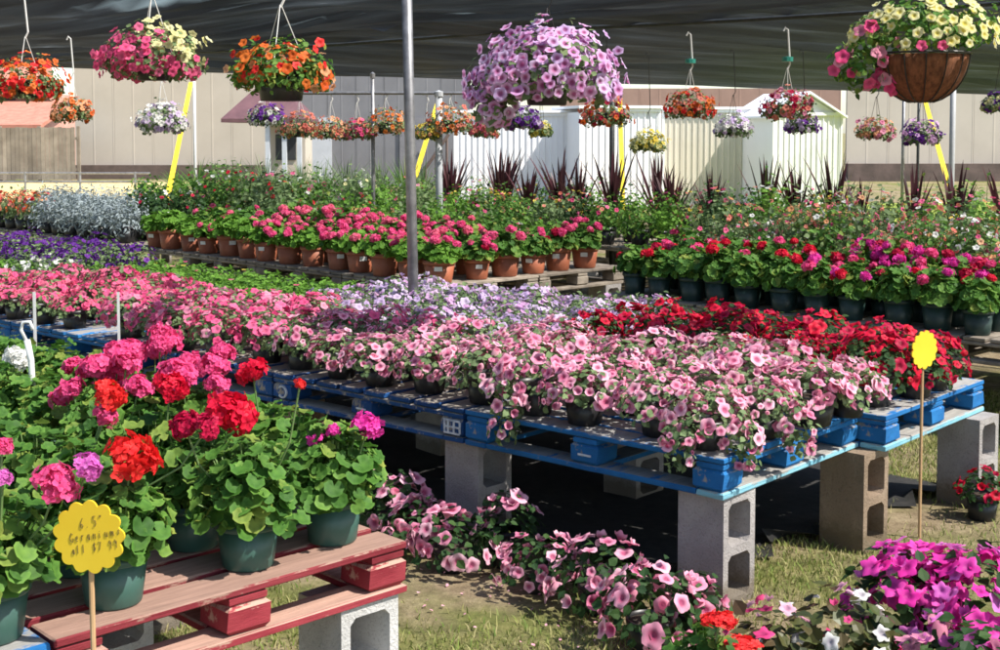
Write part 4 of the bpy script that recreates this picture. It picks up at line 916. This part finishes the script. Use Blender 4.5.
for i, (px_, Y_) in enumerate(((966, 12.2), (772, 12.0))):
    q = at(px_, 190, Y=Y_); q.z = 0; q = Vector((q.x, q.y, TOP)); shrub(q, ['bright yellow-green leafy plant at the right edge of the back table', 'bright yellow-green leafy plant before the gabled shed'][i], None, G_BRIGHT, .17, .42, 300, .05, key='yg')
# left back group: silver foliage, dark shrubs, orange flowers
rs = [uv(2.78 + .36 * (i % 3), 9.4 + .3 * (i // 3), TOP) for i in range(36)]; rs = [p for p in rs if inview(p, 25)]; rs.sort(key=lambda p: p.x / p.y)
for i, p in enumerate(rs):
    px = 500 + FPX * p.x / p.y
    if px < 45: shrub(p, f'orange and red flowered plant at the far left, {ORD[i]} from the left edge', 'orange flowers at the far left', G_PET, .19, .2, 220, .035, ['orange', 'red', 'peach', 'coral'], 40, .024)
    elif px < 135: shrub(p, f'silver leaved bush behind the purple petunias, {ORD[i]} from the left edge', 'silver bushes', G_GREY, .22, .24, 420, .045, name='silver_bush', tpl=LN)
    else: shrub(p, f'dark green shrub left of the terracotta pots, {ORD[i]} from the left edge', 'dark shrubs', G_DARK, .21, .28, 380, .04, ['white', 'crimson'], 6, .02)
rs = [uv(4.2 + .35 * (i % 2), 8.6 + .35 * (i // 2), 0) for i in range(12)]; rs = [p for p in rs if inview(p, 20)]; rs.sort(key=lambda p: p.x / p.y)
for i, p in enumerate(rs): shrub(Vector((p.x, p.y, TOP)), f'tall pale flowered bush behind the silver bushes and low pots, {ORD[i]} from the left', 'bushes at the back left', random.choice([G_PET, G_GER]), .3, .42, 420, .05, ['white', 'rose_pink', 'red'], 14, .022)

# ---------------------------------------------------------------- hanging baskets
def hook_wires(t, top, rim_r, rim_z, kind):
    mt = {'white': WHITEP, 'dark': WIRE, 'teal': WHITEP}[kind]; apex = min(top - .06, rim_z + .30)
    for i in range(3):
        a = 2.1 * i + .4; MB().tube([(rim_r * math.cos(a), rim_r * math.sin(a), rim_z), (.004 * math.cos(a), .004 * math.sin(a), apex)], max(.0022, rim_r * .012), 5).obj('hanger_wire', mt, t)
    MB().tube([(0, 0, apex - .01), (.02, 0, apex + .03), (.0, 0, top - .02), (-.02, 0, top), (-.035, 0, top - .03)], .007 if kind != 'dark' else .004, 6).obj('hook', mt, t)
    if kind == 'teal': MB().lathe([(.001, apex + .05), (.045, apex + .05), (.045, apex + .085), (.001, apex + .09)], 10).obj('hanger_clip', TEAL, t)
def basket(px, py, w_, Y, cols, label, top, kind='dark', asp=.55, nb=60, joined=True, br=.021, fol=G_PET, n=300, drop=0, tpl=BL_PLAIN, ratio=.36, trail=(), ring=1):
    """py = middle of the plant in the photograph, w_ = its width in pixels"""
    p = at(px, py, Y=Y); a = w_ * Y / FPX / 2; h = a * 2 * asp * .62; pr = a * ratio * 1.25; ph = pr * 1.25
    loc = Vector((p.x, Y, p.z - ph - h * .15 + a * .0))
    t = thing('hanging_basket', label, 'hanging basket', loc, 0, 'hanging baskets')
    b_ = link('pot', pot_meshes(round(pr, 3), round(ph, 3), POT_BLACK)[0], t); link('rim', pot_meshes(round(pr, 3), round(ph, 3), POT_BLACK)[1], b_)
    link('soil', pot_meshes(round(pr, 3), round(ph, 3), POT_BLACK)[2], b_)
    zc = ph * .80; ls = max(.026, a * .11)
    k_ = 9; trail = tuple(trail) + tuple((round(.70 * a * math.cos(6.283 * i / k_ + px), 3), round(.70 * a * math.sin(6.283 * i / k_ + px), 3), round(zc - ring * ph * (.15 + .35 * ((i * 7 + int(px)) % 5) / 5), 3), round(a * .30, 3), int(24 + n / 16)) for i in range(k_))
    spl = tuple(trail)
    stuff(link('foliage', foliage_mesh(('hb', px), n, LO, fol, a * .92, h, zc, ls, pmax=1.85 + drop, spills=spl, var=1), t))
    cl = cols; d = rand_dirs(nb, 0, 1.9 + drop); lump = 1 + .13 * np.sin(3 * np.arctan2(d[:, 1], d[:, 0]) + px) * np.sin(4 * d[:, 2] + px * .7) + .07 * np.sin(8 * np.arctan2(d[:, 1], d[:, 0]) + px); pos = d * (rng.uniform(.78, 1.14, nb) * lump)[:, None] * [a * .97, a * .97, h] + [0, 0, zc]; nn = d + [0, -.15, .1] + rng.normal(0, .3, d.shape)
    if drop: pos[:, 2] -= np.where(d[:, 2] < .25, rng.uniform(0, drop * .3, nb), 0)
    ci = rng.integers(0, len(cl), nb)
    for (sx, sy, sz, sr, cnt) in spl:
        kk = max(2, int(cnt * nb / n / 2.2)); q = rand_dirs(kk, 0, 2.6); pos = np.concatenate([pos, q * sr + [sx, sy, sz]]); nn = np.concatenate([nn, q + [0, -.5, .2]]); ci = np.concatenate([ci, rng.integers(0, len(cl), kk)])
    if len(cl) == 2 and cl[0] == 'rose_pink' and cl[1] == 'cream': ci = np.where(pos[:, 0] * .9 + (pos[:, 2] - zc) * 1.3 + rng.normal(0, .06, len(ci)) > .14, 1, 0)
    fr = frames(nn); s = rng.uniform(.8, 1.2, len(pos)) * br
    if joined:
        for k, c in enumerate(cl):
            e = ci == k
            if e.any(): stuff(MB().add(*scatter(*tpl, pos[e], fr[e], s[e])).obj('blooms', P[c], t))
    else:
        for i in range(len(pos)): link('bloom', bloom_mesh(cl[ci[i]], tpl), t, Vector(pos[i]), mat3(fr[i]), s[i])
    hook_wires(t, top - loc.z, pr, ph, kind); return t
def lineY(px): a = (px - 500) / FPX; return 6.0 / (1 + .27 * a)
NB = dict(joined=False)
basket(153, 50, 104, lineY(153), ['rose_pink', 'cream'], 'large hanging basket of pink and pale yellow flowers at the upper left', 2.66, 'white', .58, 190, False, .023, n=420, ring=.5, ratio=.3)
basket(281, 62, 106, lineY(281), ['orange', 'orange', 'scarlet', 'peach'], 'large hanging basket of orange flowers in a dark pot, upper left', 2.66, 'white', .56, 100, False, .023, fol=G_GER, n=520, ratio=.40, ring=.25)
basket(547, 66, 146, lineY(547), ['lilac', 'lilac', 'lavender'], 'large hanging basket overflowing with lilac petunias at the top centre', 2.66, 'dark', .60, 400, False, .027, n=520, tpl=BL_EYE, drop=.0, ratio=.27, ring=.0, trail=((-.24, -.05, -.0, .10, 160), (-.27, .0, .08, .1, 120)))
S_B = [
    (26, 76, 74, 9.0, ['orange', 'scarlet'], 'red-orange hanging basket at the left edge', 2.6, 'white', 70), (72, 108, 40, 11.5, ['peach', 'orange'], 'small peach hanging basket below the red-orange one at the left edge', 2.5, 'white', 45),
    (162, 116, 50, 10.5, ['white', 'lavender'], 'small white and lavender hanging basket below the pink and yellow one', 2.5, 'white', 60), (266, 114, 36, 12.5, ['purple', 'white'], 'small purple and white hanging basket left of the peach row', 2.5, 'white', 45),
    (300, 124, 44, 14.3, ['peach', 'coral'], 'peach hanging basket, leftmost on the pipe rail', 2.09, 'white', 45), (331, 127, 38, 14.3, ['coral', 'peach'], 'coral hanging basket, second from the left on the pipe rail', 2.09, 'white', 45),
    (357, 128, 34, 14.3, ['coral', 'rose_pink'], 'coral pink hanging basket, third from the left on the pipe rail', 2.09, 'white', 40), (386, 120, 46, 14.3, ['peach', 'orange'], 'orange-peach hanging basket just left of the nearest grey pole', 2.09, 'white', 45),
    (427, 130, 28, 14.3, ['yellow', 'peach'], 'yellow hanging basket just right of the nearest grey pole', 2.09, 'white', 30), (450, 118, 48, 14.3, ['orange', 'peach', 'coral'], 'orange hanging basket on the pipe rail right of the nearest pole', 2.09, 'white', 50),
    (484, 127, 30, 14.3, ['coral', 'coral_pink'], 'coral hanging basket before the white shed, left of the lilac petunias', 2.3, 'white', 40),
    (521, 116, 40, 11, ['lavender', 'purple'], 'small purple hanging basket below the lilac petunias', 2.5, 'white', 50), (541, 128, 24, 12.5, ['yellow', 'cream'], 'tiny yellow-green hanging basket below the lilac petunias', 2.45, 'dark', 24),
    (606, 110, 50, 11.5, ['coral', 'orange', 'crimson'], 'rust and pink hanging basket beside the dark post', 2.5, 'dark', 45), (648, 140, 36, 13, ['yellow', 'cream'], 'small yellow hanging basket before the white shed', 2.45, 'dark', 50),
    (690, 102, 50, 11, ['scarlet', 'orange', 'coral'], 'red and orange hanging basket before the tan shed', 2.5, 'teal', 50), (733, 124, 38, 12.5, ['white', 'lavender'], 'small white hanging basket before the tan shed', 2.45, 'dark', 50),
    (787, 102, 52, 10.5, ['crimson', 'coral', 'soft_pink'], 'red and pink hanging basket before the gabled shed', 2.5, 'teal', 50), (802, 122, 32, 12.5, ['purple', 'lavender'], 'small purple hanging basket before the gabled shed', 2.45, 'dark', 40),
    (876, 127, 38, 12, ['peach', 'soft_pink'], 'small pink and peach hanging basket left below the coco basket', 2.45, 'dark', 40), (922, 131, 38, 11, ['purple', 'lilac'], 'small purple hanging basket directly below the coco basket', 2.45, 'dark', 45),
    (1000, 100, 34, 9.5, ['cream', 'purple'], 'hanging basket of yellow and purple flowers cut by the right edge', 2.55, 'dark', 40)]
for (px, py, w_, Y, cl, lb, top, kd, nb) in S_B: basket(px, py, w_ * 1.02, Y, cl, lb, top, kd, .6, int(nb * 1.7), True, .025, fol=G_PET, n=240, ratio=.3)
# coco basket
Yc = lineY(922); p = at(922, 52, Y=Yc); rr = 45 * Yc / FPX
t = thing('hanging_basket', 'round brown coco basket with pale yellow and pink flowers hanging at the upper right', 'hanging basket', (p.x, Yc, p.z - rr * 1.12), 0, 'hanging baskets')
prof = [(.001, 0)] + [(rr * math.sin(a) ** .9, rr * 1.12 * (1 - math.cos(a))) for a in np.linspace(.25, 1.5, 8)] + [(rr * .9, rr * 1.05), (rr * .5, rr * .95), (.001, rr * .93)]
MB().lathe(prof, 28).obj('coco_liner', COCO, t, True)
for i in range(14):
    a0 = 2 * math.pi * i / 14
    MB().tube([((rr + .004) * math.sin(a) ** .9 * math.cos(a0), (rr + .004) * math.sin(a) ** .9 * math.sin(a0), rr * 1.12 * (1 - math.cos(a)) - .003) for a in np.linspace(.22, 1.52, 8)], .0028, 5).obj('wire_rib', WIRE, t)
MB().tube([((rr + .006) * math.cos(a), (rr + .006) * math.sin(a), rr * 1.08) for a in np.linspace(0, 6.2832, 29)], .005, 6).obj('wire_ring', WIRE, t)
MB().tube([(rr * .27 * math.cos(a), rr * .27 * math.sin(a), .005) for a in np.linspace(0, 6.2832, 13)], .003, 5).obj('wire_ring', WIRE, t)
sc_ = Yc / FPX
trail = ((-62 * sc_, -.02, 42 * sc_ - .03, 26 * sc_, 130), (-50 * sc_, .0, 62 * sc_, 26 * sc_, 110), (52 * sc_, 0, 78 * sc_, 28 * sc_, 120), (-5 * sc_, 0, 82 * sc_, 40 * sc_, 180), (-78 * sc_, 0, 40 * sc_, 17 * sc_, 50))
stuff(link('foliage', foliage_mesh(('coco',), 330, LO, G_GER, 62 * sc_, 46 * sc_, 56 * sc_, .03, pmax=1.45, spills=trail, var=1), t))
for i in range(130):
    d = rand_dirs(1, 0, 1.55)[0]; x, y, z = d * [74 * sc_, 60 * sc_, 54 * sc_] * random.uniform(.92, 1.1) + [2 * sc_, 0, 54 * sc_]; f = mat3(frames(np.array([d + [0, -.4, .1]]))[0])
    link('bloom', bloom_mesh('cream', BL_YEL), t, Vector((x, y, z)), f, random.uniform(.018, .026))
for i in range(26):
    c = random.choice([(-62, 42, 27), (-78, 40, 18), (-52, 60, 25), (-35, 22, 14)]); d = rand_dirs(1, 0, 3)[0]; d[1] = -abs(d[1])
    link('bloom', bloom_mesh(random.choice(['hot_pink', 'soft_pink', 'rose_pink']), BL_PLAIN), t, Vector(((c[0] + d[0] * c[2]) * sc_, d[1] * c[2] * sc_ - .02, (c[1] + d[2] * c[2]) * sc_)), mat3(frames(np.array([d + [0, -.6, .2]]))[0]), random.uniform(.022, .032))
for x in (-10, 10):
    link('bloom', bloom_mesh('hot_pink', BL_PLAIN), t, Vector((x * sc_ - .02, -rr, 54 * sc_)), mat3(frames(np.array([[0, -1, .2]]))[0]), .024)
hook_wires(t, 2.68 - t.location.z, rr, rr * 1.08, 'dark')

# ---------------------------------------------------------------- yellow price signs
GLY = {'6': [[(.6, 1), (.2, .5), (.15, .15), (.45, 0), (.6, .25), (.4, .45), (.2, .3)]], '.': [[(.2, 0), (.25, .05)]], '5': [[(.6, 1), (.2, 1), (.2, .6), (.5, .55), (.6, .25), (.4, 0), (.15, .05)]], '"': [[(.2, 1), (.2, .8)], [(.4, 1), (.4, .8)]],
       'G': [[(.75, .85), (.45, 1), (.1, .6), (.2, .1), (.6, 0), (.75, .4), (.5, .4)]], 'e': [[(.1, .3), (.5, .35), (.4, .6), (.15, .5), (.15, .1), (.5, .05)]], 'r': [[(.15, 0), (.15, .6)], [(.15, .4), (.45, .6)]], 'a': [[(.5, .55), (.2, .55), (.1, .15), (.35, 0), (.5, .3), (.5, .6), (.55, 0)]],
       'n': [[(.1, 0), (.1, .55), (.4, .55), (.5, 0)]], 'i': [[(.2, 0), (.2, .5)], [(.2, .7), (.22, .75)]], 'u': [[(.1, .55), (.15, .05), (.45, .05), (.5, .55), (.5, 0)]], 'm': [[(.05, 0), (.05, .55), (.25, .5), (.3, 0), (.35, .5), (.55, .5), (.6, 0)]], 's': [[(.5, .55), (.2, .5), (.45, .2), (.1, 0)]],
       '$': [[(.6, .85), (.2, .8), (.25, .5), (.55, .4), (.5, .1), (.1, .12)], [(.38, 1.05), (.34, -.08)]], '7': [[(.1, 1), (.6, 1), (.25, 0)]], '9': [[(.55, .7), (.3, 1), (.12, .7), (.4, .55), (.55, .8), (.5, 0)]], 'l': [[(.2, 0), (.2, 1)]], ' ': [], '-': [[(.1, .4), (.5, .4)]]}
def sign(p, ztop_ground, r, rz, tilt, label, text, stick_bot):
    t = thing('price_sign', label, 'sign', (p.x, p.y, 0), rz, 'yellow scalloped price signs')
    k = 120; V = []; F = []
    outl = [((r * (.87 + .145 * abs(math.cos(6.5 * a)) ** .8)) * math.cos(a), (r * (.87 + .145 * abs(math.cos(6.5 * a)) ** .8)) * math.sin(a)) for a in np.linspace(0, 2 * math.pi, k, endpoint=False)]
    for yy in (-.0025, .0025):
        V.append((0, yy, 0)); V += [(x, yy, z) for x, z in outl]
    for i in range(k):
        j = (i + 1) % k; F += [(0, 1 + i, 1 + j), (k + 1, k + 2 + j, k + 2 + i), (1 + i, k + 2 + i, k + 2 + j), (1 + i, k + 2 + j, 1 + j)]
    c = MB().add(V, F).obj('card', SIGNY, t); c.location = (0, 0, p.z); c.rotation_euler = (0, tilt, 0)
    m = MB().tube([(0, .008, p.z - r * .5), (.002, .009, p.z * .5), (.004, .009, stick_bot)], .0062, 8); m.obj('stick', STICK, t)
    if text:
        for li, (s, x0, z0, hh) in enumerate(text):
            m = MB(); x = x0
            for ch in s:
                for stroke in GLY[ch]:
                    pts = [(x + a * hh * .62 + random.uniform(-.0006, .0006), -.0034, z0 + b_ * hh + (x - x0) * .12) for a, b_ in stroke]; m.tube(pts, .0007, 4)
                x += hh * (.66 if ch != 'm' else .72)
            o = m.obj('lettering', INK, c)
    return t
sign(at(89, 537, Y=2.74), 0, 37.5 * 2.74 / FPX, R(-6), R(-4), 'yellow scalloped card on a wooden stick with handwritten prices before the red pallet', [('6.5"', -.018, .020, .022), ('Geraniums', -.043, -.010, .020), ('all $7 99', -.040, -.036, .018)], 0)
q = at(918, 530, z=0); q2 = at(927, 345, Y=q.y); q2.x = q.x + .012; q = q + Vector((0, -.12, 0)); q2 = q2 + Vector((-.04, -.12, 0))
sign(q2, 0, 19.5 * q.y / FPX, R(34), R(4), 'small yellow scalloped card on a tall stick before the red petunias', None, 0)
